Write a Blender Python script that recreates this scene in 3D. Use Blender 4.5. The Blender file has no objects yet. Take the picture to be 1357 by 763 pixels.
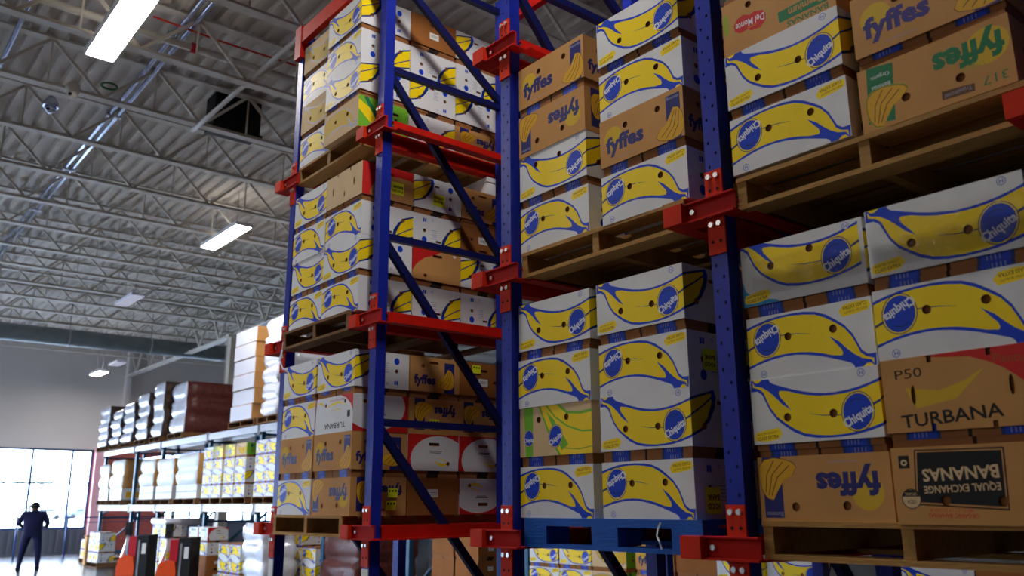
import bpy, math, random
from math import sin, cos, pi, radians
from mathutils import Vector, Matrix
from mathutils.geometry import delaunay_2d_cdt
random.seed(7)
S = bpy.context.scene
COL = S.collection

# ------------------------------------------------------------ camera, world, exposure
H, DIST = 1.55, 2.6
def setup_camera():
    p, ya, ro = radians(14.0787), radians(39.519), radians(-.395)
    h = Vector((-cos(ya)*cos(p), sin(ya)*cos(p), sin(p)))
    r = h.cross(Vector((0, 0, 1))).normalized(); u = r.cross(h)
    r2 = r*cos(ro)+u*sin(ro); u2 = -r*sin(ro)+u*cos(ro)
    M = Matrix((( r2.x, u2.x, -h.x, 0), (r2.y, u2.y, -h.y, -DIST), (r2.z, u2.z, -h.z, H), (0, 0, 0, 1)))
    c = bpy.data.cameras.new('camera'); o = bpy.data.objects.new('camera', c); COL.objects.link(o)
    o.matrix_world = M
    c.sensor_width = 36; c.lens = 36*1134.25/1357; c.clip_start = .05; c.clip_end = 500
    c.dof.use_dof = True; c.dof.focus_distance = 4.4; c.dof.aperture_fstop = 2.8
    S.camera = o
setup_camera()
S.view_settings.view_transform = 'Standard'; S.view_settings.look = 'None'
S.view_settings.exposure = 0.0; S.view_settings.gamma = 1.0; S.view_settings.use_curve_mapping = False
LAMP = 112.0          # radiance of the high-bay diffusers
SKY = 34.0            # overcast sky seen through the windows
w = bpy.data.worlds.new('world'); S.world = w; w.use_nodes = True
bg = w.node_tree.nodes['Background']; bg.inputs[0].default_value = (.66, .80, 1.0, 1); bg.inputs[1].default_value = SKY

# ------------------------------------------------------------ materials
MAT = {}
def srgb(r, g, b):
    f = lambda c: (c/255/12.92 if c/255 <= .04045 else ((c/255+.055)/1.055)**2.4)
    return (f(r), f(g), f(b), 1)
def mat(name, col, rough=.6, metal=0, var=0., scale=8., bump=0., bscale=60., emit=0, spec=.28, coat=0., stretch=None):
    m = bpy.data.materials.new(name); m.use_nodes = True; nt = m.node_tree; b = nt.nodes['Principled BSDF']
    b.inputs['Roughness'].default_value = rough; b.inputs['Metallic'].default_value = metal
    b.inputs['Specular IOR Level'].default_value = spec; b.inputs['Coat Weight'].default_value = coat
    b.inputs['Base Color'].default_value = col
    if var or bump:
        tc = nt.nodes.new('ShaderNodeTexCoord'); mp = nt.nodes.new('ShaderNodeMapping')
        nt.links.new(tc.outputs['Object'], mp.inputs[0])
        if stretch: mp.inputs['Scale'].default_value = stretch
    if var:
        n = nt.nodes.new('ShaderNodeTexNoise'); n.inputs['Scale'].default_value = scale; n.inputs['Detail'].default_value = 4
        nt.links.new(mp.outputs[0], n.inputs['Vector'])
        mr = nt.nodes.new('ShaderNodeMapRange'); mr.inputs[1].default_value = .3; mr.inputs[2].default_value = .7
        mr.inputs[3].default_value = 1-var; mr.inputs[4].default_value = 1+var*.4
        nt.links.new(n.outputs[0], mr.inputs[0])
        mx = nt.nodes.new('ShaderNodeMix'); mx.data_type = 'RGBA'; mx.blend_type = 'MULTIPLY'; mx.inputs[0].default_value = 1
        mx.inputs[6].default_value = col; nt.links.new(mr.outputs[0], mx.inputs[7])
        nt.links.new(mx.outputs[2], b.inputs['Base Color'])
    if bump:
        n2 = nt.nodes.new('ShaderNodeTexNoise'); n2.inputs['Scale'].default_value = bscale; n2.inputs['Detail'].default_value = 3
        nt.links.new(mp.outputs[0], n2.inputs['Vector'])
        bp = nt.nodes.new('ShaderNodeBump'); bp.inputs['Strength'].default_value = bump; bp.inputs['Distance'].default_value = .01
        nt.links.new(n2.outputs[0], bp.inputs['Height']); nt.links.new(bp.outputs[0], b.inputs['Normal'])
    if emit:
        b.inputs['Emission Color'].default_value = (col[0], col[1], col[2], 1); b.inputs['Emission Strength'].default_value = emit
    MAT[name] = m; return m
mat('white_board', (.70, .70, .70, 1), .55, var=.05, scale=5, bump=.25, bscale=9)
mat('kraft', srgb(192, 140, 80), .8, var=.08, scale=6, bump=.15, bscale=12)
mat('kraft_dark', srgb(150, 92, 40), .8, var=.1, scale=6)
mat('kraft_pale', srgb(214, 184, 140), .8, var=.06, scale=6)
mat('tray_brown', srgb(150, 98, 54), .85, var=.1, scale=9)
mat('print_yellow', srgb(246, 212, 4), .5, var=.03)
mat('print_blue', srgb(0, 58, 190), .5)
mat('print_deepblue', srgb(0, 44, 116), .5)
mat('print_navy', srgb(34, 36, 104), .55)
mat('print_purple', srgb(52, 40, 120), .55)
mat('print_white', srgb(226, 228, 232), .5)
mat('print_black', srgb(16, 14, 16), .6)
mat('print_green', srgb(18, 112, 66), .6)
mat('print_lime', srgb(110, 178, 40), .6)
mat('print_olive', srgb(150, 160, 40), .6)
mat('print_red', srgb(196, 30, 26), .55)
mat('print_mustard', srgb(214, 160, 30), .6)
mat('print_brown', srgb(96, 58, 26), .6)
mat('print_teal', srgb(20, 150, 200), .55)
mat('print_grey', srgb(150, 150, 168), .6)
mat('print_sun', srgb(206, 168, 40), .7)
mat('sticker_yellow', srgb(228, 236, 30), .5)
mat('hole_dark', (.02, .012, .008, 1), .9)
mat('rack_blue', srgb(20, 38, 150), .42, var=.12, scale=14, bump=.05)
mat('rack_blue_shaded', srgb(10, 18, 78), .45, var=.1)  # rack blue darkened, shade on braces and post insides put into the colour
mat('rack_teal', srgb(20, 78, 112), .45)
mat('rack_orange', srgb(206, 42, 4), .65, var=.15, scale=10, spec=.15)
mat('rack_red', srgb(186, 22, 6), .6, var=.15, scale=10, spec=.15)
mat('bolt_steel', (.75, .74, .72, 1), .3, .9)
mat('steel_grey', srgb(150, 146, 150), .4, .6, var=.1)
mat('wood', srgb(168, 126, 68), .8, var=.22, scale=6, stretch=(1, 6, 6), bump=.2, bscale=20)
mat('wood_dark', srgb(120, 84, 50), .85, var=.25, scale=6, stretch=(1, 6, 6))
mat('wood_blue', srgb(10, 84, 176), .6, var=.22, scale=6, stretch=(1, 5, 5), bump=.2, bscale=20)
mat('roof_deck', srgb(205, 196, 184), .6, var=.06, scale=1.5)
mat('joist_paint', srgb(212, 204, 190), .5, var=.05)
mat('pipe_white', srgb(215, 210, 200), .4)
mat('conduit', srgb(190, 200, 225), .22, .85)
mat('duct', srgb(128, 138, 140), .35, .5, var=.12, scale=3)
mat('wall_paint', srgb(212, 204, 198), .8, var=.03, scale=1)
mat('wall_grey', srgb(96, 92, 88), .8, var=.03, scale=1)
mat('wall_dark', srgb(92, 94, 104), .8)
mat('brick_red', srgb(170, 88, 80), .8, var=.1)
mat('pink_paint', srgb(226, 170, 176), .7)
mat('floor', srgb(100, 98, 102), .2, var=.12, scale=1.2, bump=.02, bscale=3)
mat('black', srgb(12, 12, 14), .6)
mat('rubber', srgb(20, 20, 22), .8)
mat('frame_metal', srgb(46, 70, 120), .4, .3)
mat('film', srgb(226, 228, 240), .18, bump=.9, bscale=26, coat=.6)
mat('bag_side', srgb(92, 44, 38), .35, var=.4, scale=14, bump=.7, bscale=24)
mat('bag_brown', srgb(84, 62, 50), .4, var=.4, scale=12, bump=.7, bscale=20)
mat('navy_cloth', srgb(18, 20, 58), .85, var=.15, scale=20)
mat('trouser_cloth', srgb(16, 18, 52), .9)
mat('skin', srgb(120, 84, 72), .6)
mat('hair', srgb(18, 16, 20), .8)
mat('truck_orange', srgb(222, 74, 18), .4)
mat('truck_red', srgb(176, 20, 40), .4)
mat('asphalt', srgb(150, 150, 150), .9, var=.05, scale=.4)
mat('leaf_hazed', srgb(170, 190, 170), .9, var=.4, scale=3)  # foliage lightened, outdoor haze put into the colour
mat('bark', srgb(70, 60, 55), .9)
mat('car_blue', srgb(60, 80, 120), .3)
mat('car_white', srgb(210, 210, 215), .3)
mat('car_glass', srgb(30, 36, 44), .1)
mat('label_white', srgb(225, 225, 220), .5)
mat('lamp_body', srgb(235, 235, 240), .4)
def emis(name, col, st):
    m = bpy.data.materials.new(name); m.use_nodes = True; nt = m.node_tree; nt.nodes.clear()
    e = nt.nodes.new('ShaderNodeEmission'); e.inputs[0].default_value = (*col, 1); e.inputs[1].default_value = st
    o = nt.nodes.new('ShaderNodeOutputMaterial'); nt.links.new(e.outputs[0], o.inputs[0]); MAT[name] = m
emis('diffuser', (1, .96, .93), LAMP)
emis('uplight', (1, .93, .84), LAMP*.05)  # glow added on the lamp tops to brighten the roof deck
emis('diffuser_dim', (.75, .78, 1), .55)
def clear(name, rough, tint, fac, bump=0):
    m = bpy.data.materials.new(name); m.use_nodes = True; nt = m.node_tree; nt.nodes.clear()
    t = nt.nodes.new('ShaderNodeBsdfTransparent'); t.inputs[0].default_value = (*tint, 1)
    g = nt.nodes.new('ShaderNodeBsdfGlossy'); g.inputs['Roughness'].default_value = rough
    mx = nt.nodes.new('ShaderNodeMixShader'); fr = nt.nodes.new('ShaderNodeFresnel'); fr.inputs[0].default_value = fac
    o = nt.nodes.new('ShaderNodeOutputMaterial')
    if bump:
        tc = nt.nodes.new('ShaderNodeTexCoord'); n = nt.nodes.new('ShaderNodeTexNoise'); n.inputs['Scale'].default_value = 14
        n.inputs['Detail'].default_value = 4; nt.links.new(tc.outputs['Object'], n.inputs['Vector'])
        bp = nt.nodes.new('ShaderNodeBump'); bp.inputs['Strength'].default_value = bump; bp.inputs['Distance'].default_value = .02
        nt.links.new(n.outputs[0], bp.inputs['Height']); nt.links.new(bp.outputs[0], g.inputs['Normal'])
    nt.links.new(fr.outputs[0], mx.inputs[0]); nt.links.new(t.outputs[0], mx.inputs[1]); nt.links.new(g.outputs[0], mx.inputs[2])
    nt.links.new(mx.outputs[0], o.inputs[0]); MAT[name] = m
clear('glass', .02, (.93, .97, 1), 1.45)
clear('cling_film', .07, (.98, .98, .98), 1.22, .6)

# ------------------------------------------------------------ mesh helpers
class MB:
    def __init__(s): s.v = []; s.f = []; s.m = []; s.names = []; s.sm = []
    def mi(s, name):
        if name not in s.names: s.names.append(name)
        return s.names.index(name)
    def quad(s, pts, m, smooth=False):
        b = len(s.v); s.v += [tuple(p) for p in pts]; s.f.append(tuple(range(b, b+len(pts)))); s.m.append(s.mi(m)); s.sm.append(smooth)
    def box(s, x0, x1, y0, y1, z0, z1, m, skip=''):
        b = len(s.v); s.v += [(x, y, z) for z in (z0, z1) for y in (y0, y1) for x in (x0, x1)]
        F = {'b': (0, 2, 3, 1), 't': (4, 5, 7, 6), 'f': (0, 1, 5, 4), 'k': (2, 6, 7, 3), 'l': (0, 4, 6, 2), 'r': (1, 3, 7, 5)}
        for k, f in F.items():
            if k not in skip: s.f.append(tuple(b+i for i in f)); s.m.append(s.mi(m)); s.sm.append(False)
        return s
    def tube(s, pts, r, m, n=8, caps=True, smooth=True):
        pts = [Vector(p) for p in pts]; rr = r if isinstance(r, (list, tuple)) else [r]*len(pts)
        b0 = len(s.v)
        up = None
        for i, p in enumerate(pts):
            d = (pts[min(i+1, len(pts)-1)]-pts[max(i-1, 0)]).normalized()
            if up is None: up = Vector((0, 0, 1)) if abs(d.z) < .9 else Vector((1, 0, 0))
            a = d.cross(up).normalized(); c = a.cross(d).normalized()
            for k in range(n):
                t = 2*pi*k/n; q = p+(a*cos(t)+c*sin(t))*rr[i]; s.v.append(tuple(q))
        for i in range(len(pts)-1):
            for k in range(n):
                a0 = b0+i*n+k; a1 = b0+i*n+(k+1) % n
                s.f.append((a0, a1, a1+n, a0+n)); s.m.append(s.mi(m)); s.sm.append(smooth)
        if caps:
            s.f.append(tuple(b0+k for k in range(n))[::-1]); s.m.append(s.mi(m)); s.sm.append(False)
            e = b0+(len(pts)-1)*n; s.f.append(tuple(e+k for k in range(n))); s.m.append(s.mi(m)); s.sm.append(False)
        return s
    def beam(s, p, q, w, h, m):            # rectangular bar from p to q
        p, q = Vector(p), Vector(q); d = (q-p).normalized()
        up = Vector((0, 0, 1)) if abs(d.z) < .95 else Vector((0, 1, 0))
        a = d.cross(up).normalized()*w/2; c = a.cross(d).normalized()*h/2
        b = len(s.v)
        for P in (p, q):
            for sa, sc in ((-1, -1), (1, -1), (1, 1), (-1, 1)): s.v.append(tuple(P+a*sa+c*sc))
        for f in ((0, 1, 2, 3), (7, 6, 5, 4), (0, 4, 5, 1), (1, 5, 6, 2), (2, 6, 7, 3), (3, 7, 4, 0)):
            s.f.append(tuple(b+i for i in f)); s.m.append(s.mi(m)); s.sm.append(False)
        return s
    def mesh(s, name):
        me = bpy.data.meshes.new(name); me.from_pydata(s.v, [], s.f)
        for n in s.names: me.materials.append(MAT[n])
        me.polygons.foreach_set('material_index', s.m); me.polygons.foreach_set('use_smooth', s.sm)
        me.update(); return me
def link(name, me, parent=None, loc=(0, 0, 0), rot=None):
    o = bpy.data.objects.new(name, me); COL.objects.link(o); o.parent = parent; o.location = loc
    if rot: o.rotation_euler = rot
    return o
ALL = {}
def tag(o, label=None, cat=None, group=None, kind=None):
    if label:
        o['label'] = label; ALL.setdefault(label, []).append(o.name)
        n = len(label.split()); assert 4 <= n <= 16, (n, label)
    if cat: o['category'] = cat
    if group: o['group'] = group
    if kind: o['kind'] = kind
    return o
def thing(name, label, cat, loc=(0, 0, 0), rot=None, group=None):
    return tag(link(name, None, None, loc, rot), label, cat, group)
def structure(name, mb, parent=None, loc=(0, 0, 0)):
    o = link(name, mb.mesh(name), parent, loc)
    if parent is None: o['kind'] = 'structure'
    return o

# ------------------------------------------------------------ flat print on card panels (constrained triangulation)
TXT = {}
def text_tris(s, bold=0.):
    if (s, bold) in TXT: return TXT[(s, bold)]
    c = bpy.data.curves.new('t', 'FONT'); c.body = s; c.resolution_u = 2; c.offset = bold
    o = bpy.data.objects.new('t', c); COL.objects.link(o)
    bpy.context.view_layer.update()
    me = bpy.data.meshes.new_from_object(o.evaluated_get(bpy.context.evaluated_depsgraph_get()))
    me.calc_loop_triangles()
    V = [(v.co.x, v.co.y) for v in me.vertices]; T = [tuple(t.vertices) for t in me.loop_triangles]
    xs = [v[0] for v in V]; ys = [v[1] for v in V]
    bb = (min(xs), max(xs), min(ys), max(ys))
    bpy.data.objects.remove(o); bpy.data.curves.remove(c); bpy.data.meshes.remove(me)
    TXT[(s, bold)] = (V, T, bb); return TXT[(s, bold)]
def text(m, s, u0, v0, u1, v1, rot=0, bold=0., shear=0.):
    """triangles of lettering fitted into the box u0..u1, v0..v1, turned about the box centre"""
    V, T, (a, b, c, d) = text_tris(s, bold)
    cx, cy = (u0+u1)/2, (v0+v1)/2; cr, sr = cos(radians(rot)), sin(radians(rot)); out = []
    for t in T:
        P = []
        for i in t:
            x = ((V[i][0]-a)/(b-a)-.5)*(u1-u0); y = ((V[i][1]-c)/(d-c)-.5)*(v1-v0); x += shear*y
            P.append((cx+x*cr-y*sr, cy+x*sr+y*cr))
        ar = sum(P[k][0]*P[(k+1) % 3][1]-P[(k+1) % 3][0]*P[k][1] for k in range(3))
        if abs(ar) > 1e-9: out.append(P if ar > 0 else P[::-1])
    return (m, out)
def ell(cx, cy, rx, ry, rot=0, n=20):
    cr, sr = cos(radians(rot)), sin(radians(rot))
    return [(cx+rx*cos(2*pi*k/n)*cr-ry*sin(2*pi*k/n)*sr, cy+rx*cos(2*pi*k/n)*sr+ry*sin(2*pi*k/n)*cr) for k in range(n)]
def stroke(pts, wid):
    ws = wid if isinstance(wid, (list, tuple)) else [wid]*len(pts); out = []
    for i in range(len(pts)-1):
        (x0, y0), (x1, y1) = pts[i], pts[i+1]; l = math.hypot(x1-x0, y1-y0) or 1; nx, ny = -(y1-y0)/l, (x1-x0)/l
        a, b = ws[i]/2, ws[i+1]/2
        q = [(x0-nx*a, y0-ny*a), (x1-nx*b, y1-ny*b), (x1+nx*b, y1+ny*b), (x0+nx*a, y0+ny*a)]
        out.append(q)
    return out
def rect(u0, v0, u1, v1): return [(u0, v0), (u1, v0), (u1, v1), (u0, v1)]
def rot180(art, w, h):
    L, Hs = art
    f = lambda P: [(w-x, h-y) for x, y in P]
    return ([(m, [f(p) for p in ps]) for m, ps in L], [f(p) for p in Hs])
PAN = {}
def panel(w, h, base, art):
    """returns flat triangles [(pts, material)] of a w x h card with printed layers and punched holes"""
    layers, holes = art
    V, E_, lay = [], [], []
    def add(p, m):
        b = len(V); n = len(p); V.extend(p); E_.extend((b+i, b+(i+1) % n) for i in range(n))
        lay.append((min(q[0] for q in p), max(q[0] for q in p), min(q[1] for q in p), max(q[1] for q in p), p, m))
    add([(0, 0), (w, 0), (w, h), (0, h)], base)
    for m, ps in layers:
        for p in ps: add(p, m)
    for p in holes: add(p, None)
    lay.reverse()
    def inside(p, x, y):
        c = False; j = len(p)-1
        for i in range(len(p)):
            xi, yi = p[i]; xj, yj = p[j]
            if (yi > y) != (yj > y) and x < (xj-xi)*(y-yi)/(yj-yi)+xi: c = not c
            j = i
        return c
    vc, _, fs, _, _, _ = delaunay_2d_cdt([Vector(v) for v in V], E_, [], 0, 1e-6)
    out = []
    for f in fs:
        P = [(vc[i][0], vc[i][1]) for i in f]; cx = sum(q[0] for q in P)/3; cy = sum(q[1] for q in P)/3
        if not (0 < cx < w and 0 < cy < h): continue
        ar = sum(P[k][0]*P[(k+1) % 3][1]-P[(k+1) % 3][0]*P[k][1] for k in range(3))
        if abs(ar) < 1e-10: continue
        for (a, b, c, d, p, m) in lay:
            if a <= cx <= b and c <= cy <= d and inside(p, cx, cy): break
        if m is not None: out.append((P if ar > 0 else P[::-1], m))
    return out
BW, BD, LH, BH = .485, .392, .2275, .25      # box width, depth, lid height, box height
Z0 = BH-LH
def add_panel(mb, tris, side, w=BW, d=BD, z0=Z0):
    for P, m in tris:
        q = []
        for u, v in P:
            if side == 'f': q.append((u-w/2, -d/2, z0+v))
            elif side == 'k': q.append((w/2-u, d/2, z0+v))
            elif side == 'r': q.append((w/2, u-d/2, z0+v))
            else: q.append((-w/2, d/2-u, z0+v))
        mb.quad(q, m)

# ------------------------------------------------------------ artwork of each kind of box (traced in metres on the card)
BLUE = [(0.004, 0.227), (0.001, 0.187), (0.029, 0.187), (0.048, 0.173), (0.059, 0.149), (0.075, 0.114), (0.102, 0.08), (0.132, 0.057), (0.166, 0.034), (0.205, 0.018), (0.25, 0.01), (0.298, 0.008), (0.346, 0.009), (0.393, 0.013), (0.439, 0.022), (0.470, 0.03), (.49, 0.036), (.49, 0.187), (0.47, 0.180), (0.447, 0.173), (0.41, 0.165), (0.372, 0.159), (0.333, 0.156), (0.294, 0.156), (0.255, 0.161), (0.215, 0.169), (0.175, 0.18), (0.139, 0.192), (0.108, 0.203), (0.092, 0.209), (0.082, 0.217), (0.078, 0.227)]
YELL = [(0.01, 0.223), (0.02, 0.207), (0.05, 0.199), (0.076, 0.182), (0.101, 0.159), (0.126, 0.133), (0.161, 0.109), (0.135, 0.142), (0.12, 0.159), (0.115, 0.174), (0.12, 0.181), (0.154, 0.176), (0.195, 0.163), (0.235, 0.154), (0.274, 0.149), (0.313, 0.147), (0.351, 0.148), (0.39, 0.152), (0.427, 0.159), (0.465, 0.170), (.49, 0.176), (.49, 0.047), (0.470, 0.04), (0.44, 0.032), (0.394, 0.022), (0.347, 0.017), (0.299, 0.016), (0.251, 0.02), (0.206, 0.028), (0.167, 0.046), (0.133, 0.068), (0.103, 0.091), (0.079, 0.123), (0.065, 0.153), (0.054, 0.18), (0.036, 0.195), (0.011, 0.203)]
def oval(cx, cy, k=1, rot=-12, words=True, trot=27):
    L = [('print_deepblue', [ell(cx, cy, .058*k, .066*k, rot)]), ('print_yellow', [ell(cx, cy, .0550*k, .063*k, rot)]),
         ('print_blue', [ell(cx, cy, .0510*k, .059*k, rot)]),
         ('print_deepblue', stroke([(cx-.03*k, cy+.03*k), (cx-.005*k, cy+.042*k), (cx+.02*k, cy+.036*k)], .004*k))]
    if words: L.append(text('print_white', 'Chiquita', cx-.055*k, cy-.038*k, cx+.057*k, cy+.002*k, trot, .03))
    return L
def banana_front(dx=0, dz=0):
    t = lambda P: [(x+dx, y+dz) for x, y in P]
    L = [('print_blue', [t(BLUE)]), ('print_yellow', [t(YELL), t([(.012, .2275), (.05, .2275), (.036, .217), (.022, .217)])]),
         ('print_deepblue', stroke(t([(.44, .098), (.475, .112), (.49, .119)]), .008)+stroke(t([(.36, .08), (.335, .080), (.28, .083), (.228, .092)]), [.003, .003, .003, .0008]))]
    L += oval(.403+dx, .086+dz)
    L += [('print_blue', [ell(.427, .209, .0135, .0135, 0, 14)]), ('white_board', [ell(.427, .209, .0115, .0115, 0, 14)]),
          text('print_blue', 'H', .421, .2025, .433, .2155, 0, .01)]
    patch = [(.008, .012), (.05, .008), (.1, .014), (.118, .034), (.105, .054), (.06, .050), (.012, .042), (.004, .028)]
    L += [('print_yellow', [patch]), text('print_brown', 'CLASS EXTRA', .016, .016, .102, .028, 5, .01),
          text('print_brown', 'SELECTED QUALITY', .014, .033, .098, .041, 5, .005)]
    return (L, [ell(.143+dx, .087+dz, .0145, .0145, 0, 12), ell(.317+dx, .087+dz*1.1, .0145, .0145, 0, 12)])
def side_marks(text_col='print_blue'):
    return [('print_blue', [rect(.285, .025, .297, .05), rect(.300, .025, .312, .05), ell(.30, .175, .02, .022)]),
            ('print_grey', [rect(.20, .10+.014*k, .245-.01*(k % 2), .104+.014*k) for k in range(5)]),
            ('print_blue', [ell(.235, .03, .008, .008, 0, 10)]), ('white_board', [ell(.235, .03, .006, .006, 0, 10)])]
def banana_side():
    L = [('print_deepblue', [[(0, .187), (.05, .200), (.1, .212), (.138, .222), (.160, .195), (.152, .155), (.115, .10), (.065, .06), (0, .036)]]),
         ('print_yellow', [[(0, .176), (.05, .190), (.1, .203), (.132, .211), (.135, .195), (.132, .172), (.1, .11), (.058, .07), (0, .047)]]),
         ('print_blue', [[(.133, .222), (.15, .224), (.162, .195), (.153, .18), (.136, .19)]]),
         ('print_deepblue', stroke([(0, .119), (.07, .155), (.137, .196)], .007))]
    return (L+side_marks(), [ell(.08, .079, .014, .014, 0, 12), ell(.30, .112, .013, .013, 0, 12), rect(.165, .168, .205, .183)])
BUNCH = [(0.334, 0.037), (0.353, 0.066), (0.388, 0.082), (0.412, 0.116), (0.43, 0.145), (0.455, 0.138), (0.475, 0.108), (0.482, 0.069), (0.479, 0.03), (0.457, 0.009), (0.421, 0.004), (0.379, 0.010), (0.346, 0.022)]
BLINES = [[(.36, .03), (.41, .07), (.437, .13)], [(.385, .018), (.43, .06), (.448, .13)], [(.42, .012), (.452, .06), (.459, .12)]]
def bunch(dx, dz, k=1, mirror=False, fill='print_mustard', line='print_brown', edge=None):
    cx, cz = .41, .075
    t = lambda P, g=1: [((dx+((cx-x) if mirror else (x-cx))*k*g), dz+(z-cz)*k*g) for x, z in P]
    B, Ls = t(BUNCH), []
    for l in BLINES: Ls += stroke(t(l), .0035*k)
    out = [(edge, [t(BUNCH, 1.08)])] if edge else []
    return out+[(line, [t(BUNCH, 1.03)]), (fill, [B]), (line, Ls)]
def fyffes_front(word='print_navy', panelc='print_navy'):
    L = [(panelc, [rect(.392, .0, .468, .205)]), text('print_grey', 'Bananas', .397, .185, .462, .2, 0, .0)]
    L += bunch(.41, .075, 1)
    L += [('print_sun', [ell(.083, .125, .055, .055)]),
          text(word, 'fyffes', .037, .035, .262, .135, 0, .045),
          text('print_grey', 'FULLY RIPENED BETTER', .11, .02, .21, .028, 0)]
    return (L, [ell(.157, .165, .015, .015, 0, 12), ell(.345, .168, .015, .015, 0, 12)])
def fyffes_side():
    return ([('print_navy', [rect(.27, 0, .35, .20)])]+bunch(.28, .09, .95)+[text('print_navy', 'fyffes', .03, .03, .2, .11, 0, .045)],
            [ell(.10, .165, .014, .014, 0, 12), rect(.15, .185, .22, .2)])
def green_front():
    L = [('print_green', [[(.36, .012), (.452, .0), (.462, .20), (.372, .214)]]),
         text('print_white', 'Organic', .375, .032, .44, .05, 0, .0), text('print_white', 'Bananas', .375, .072, .44, .088, 0, .0)]
    L += bunch(.395, .155, .95, edge='print_olive')
    L += [('print_sun', [ell(.07, .08, .065, .06)]), text('print_green', 'fyffes', .02, .018, .235, .125, 0, .045),
          text('print_olive', 'Organic', .082, .118, .155, .142, 0, .0), text('print_green', '317', .022, .178, .096, .206, 0, .0),
          ('print_brown', [[(.119, .186), (.218, .176), (.219, .206), (.12, .211)]]),
          text('print_grey', 'Transitional', .128, .188, .21, .203, 2, .0)]
    return (L, [ell(.157, .152, .015, .015, 0, 12), ell(.33, .150, .015, .015, 0, 12)])
def monte_front():
    red = [(.285, .118), (.30, .098), (.335, .088), (.36, .092), (.385, .078), (.415, .086), (.432, .108), (.428, .135), (.405, .152), (.37, .150), (.355, .162), (.315, .168), (.288, .150)]
    sc = lambda g: [(.36+(x-.36)*g, .125+(y-.125)*g) for x, y in red]
    L = [('print_olive', [sc(1.16)]), ('kraft', [sc(1.12)]), ('print_red', [red]),
         text('print_white', 'Del Monte', .292, .108, .424, .138, -3, .012), text('print_mustard', 'Quality', .33, .14, .372, .15, 0),
         ('print_green', [[(.035, .14), (.234, .145), (.232, .19), (.03, .192)]]), text('kraft', 'Premium', .05, .150, .19, .183, 0, .03),
         text('print_green', 'BANANAS', .03, .199, .2, .222, 0, .02), ('print_olive', [ell(.468, .09, .014, .05)])]
    return (L, [ell(.36, .045, .014, .014, 0, 12), ell(.15, .02, .014, .014, 0, 12)])
def turb_front():
    arch = [(.14, .223), (.2, .215), (.27, .208), (.32, .188), (.36, .165), (.395, .135), (.43, .10), (.49, .06), (.49, .23), (.14, .23)]
    L = [('print_red', [arch]), ('print_sun', [[(.07, .135), (.17, .118), (.25, .14), (.31, .172), (.22, .09), (.1, .07)]]),
         text('print_black', 'P50', .043, .163, .127, .193, 2, .0), text('kraft_dark', 'Plantains', .335, .178, .455, .203, -3, .0),
         text('print_black', 'TURBANA', .048, .020, .345, .060, 3, .02)]
    slot = lambda x, y: ell(x, y, .007, .03, 0, 12)
    return (L, [slot(.094, .112), slot(.376, .115), rect(.146, .205, .16, .2275), rect(.318, .205, .332, .2275), rect(.138, 0, .152, .022), rect(.312, 0, .326, .018)])
def turb_side():
    return ([('print_red', [[(0, .2275), (0, .05), (.03, .10), (.09, .15), (.17, .18), (.26, .2275)]]), ('label_white', [rect(.33, .19, .352, .206)])],
            [rect(.16, .165, .235, .185), ell(.1, .03, .013, .013, 0, 10)])
def tw_front():
    L = [('print_red', [[(0, 0), (.16, 0), (.09, .02), (.03, .06), (0, .11)], [(.47, 0), (.49, 0), (.49, .12), (.478, .06)]]),
         text('print_black', 'TURBANA', .09, .165, .36, .20, 0, .012), text('print_red', 'BANANAS', .12, .02, .3, .032, 0),
         ('print_yellow', stroke([(.38, .05), (.41, .03), (.45, .03)], [.006, .016, .004])+stroke([(.1, .06), (.18, .04), (.28, .05), (.34, .07)], [.003, .012, .012, .003])+stroke([(.14, .09), (.2, .08), (.28, .09)], [.003, .006, .003])),
         ('print_black', [rect(.035, .1, .07, .14)])]
    return (L, [ell(.1, .04, .013, .013, 0, 12), ell(.35, .05, .013, .013, 0, 12)])
def tw_side():
    L = [('print_red', [rect(0, 0, BD, .2275)]), ('white_board', [ell(.24, .07, .22, .15, 0, 28)]),
         ('print_yellow', stroke([(.2, .06), (.26, .035), (.33, .05)], [.003, .02, .006])+stroke([(.22, .085), (.3, .06)], [.003, .008])),
         ('print_black', [rect(.16, .12, .26, .125), rect(.17, .11, .25, .114)])]
    return (L, [rect(.16, .155, .24, .175), ell(.31, .045, .013, .013, 0, 10)])
def equal_front():
    L = [('print_red', [rect(0, .01, .014, .21)]), ('print_black', [[(.155, .012), (.412, .008), (.425, .17), (.162, .186)]]), ('kraft', [[(.160, .016), (.408, .012), (.421, .166), (.166, .181)]]),
         ('print_black', [[(.164, .020), (.404, .016), (.417, .162), (.170, .176)]]),
         text('kraft_pale', 'EQUAL EXCHANGE', .178, .108, .395, .134, 2, .015), text('kraft_pale', 'BANANAS', .178, .062, .395, .1, 2, .025),
         ('print_black', [ell(.436, .152, .03, .03), rect(.43, .024, .463, .062)]), ('kraft_pale', [ell(.436, .152, .027, .027)]),
         ('print_black', [[(.41, .146), (.462, .146), (.458, .133), (.447, .126), (.425, .126), (.414, .133)]]),
         text('kraft_pale', 'ORGANIC', .418, .134, .455, .143, 0, .0), text('print_black', 'USDA', .422, .155, .45, .167, 0, .01),
         ('kraft_pale', [ell(.447, .045, .010, .009), ]), ('print_black', [ell(.447, .045, .005, .004)]),
         text('print_red', 'ORGANIC BANANAS', .245, .195, .39, .207, 0, .01), text('print_red', 'PRODUCT OF ECUADOR', .262, .18, .385, .190, 0, .0),
         text('print_brown', 'www.equalexchange.com', .16, .008, .285, .014, 0, .0)]
    return (L, [ell(.176, .160, .0145, .0145, 0, 12), ell(.335, .158, .0145, .0145, 0, 12)])
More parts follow.
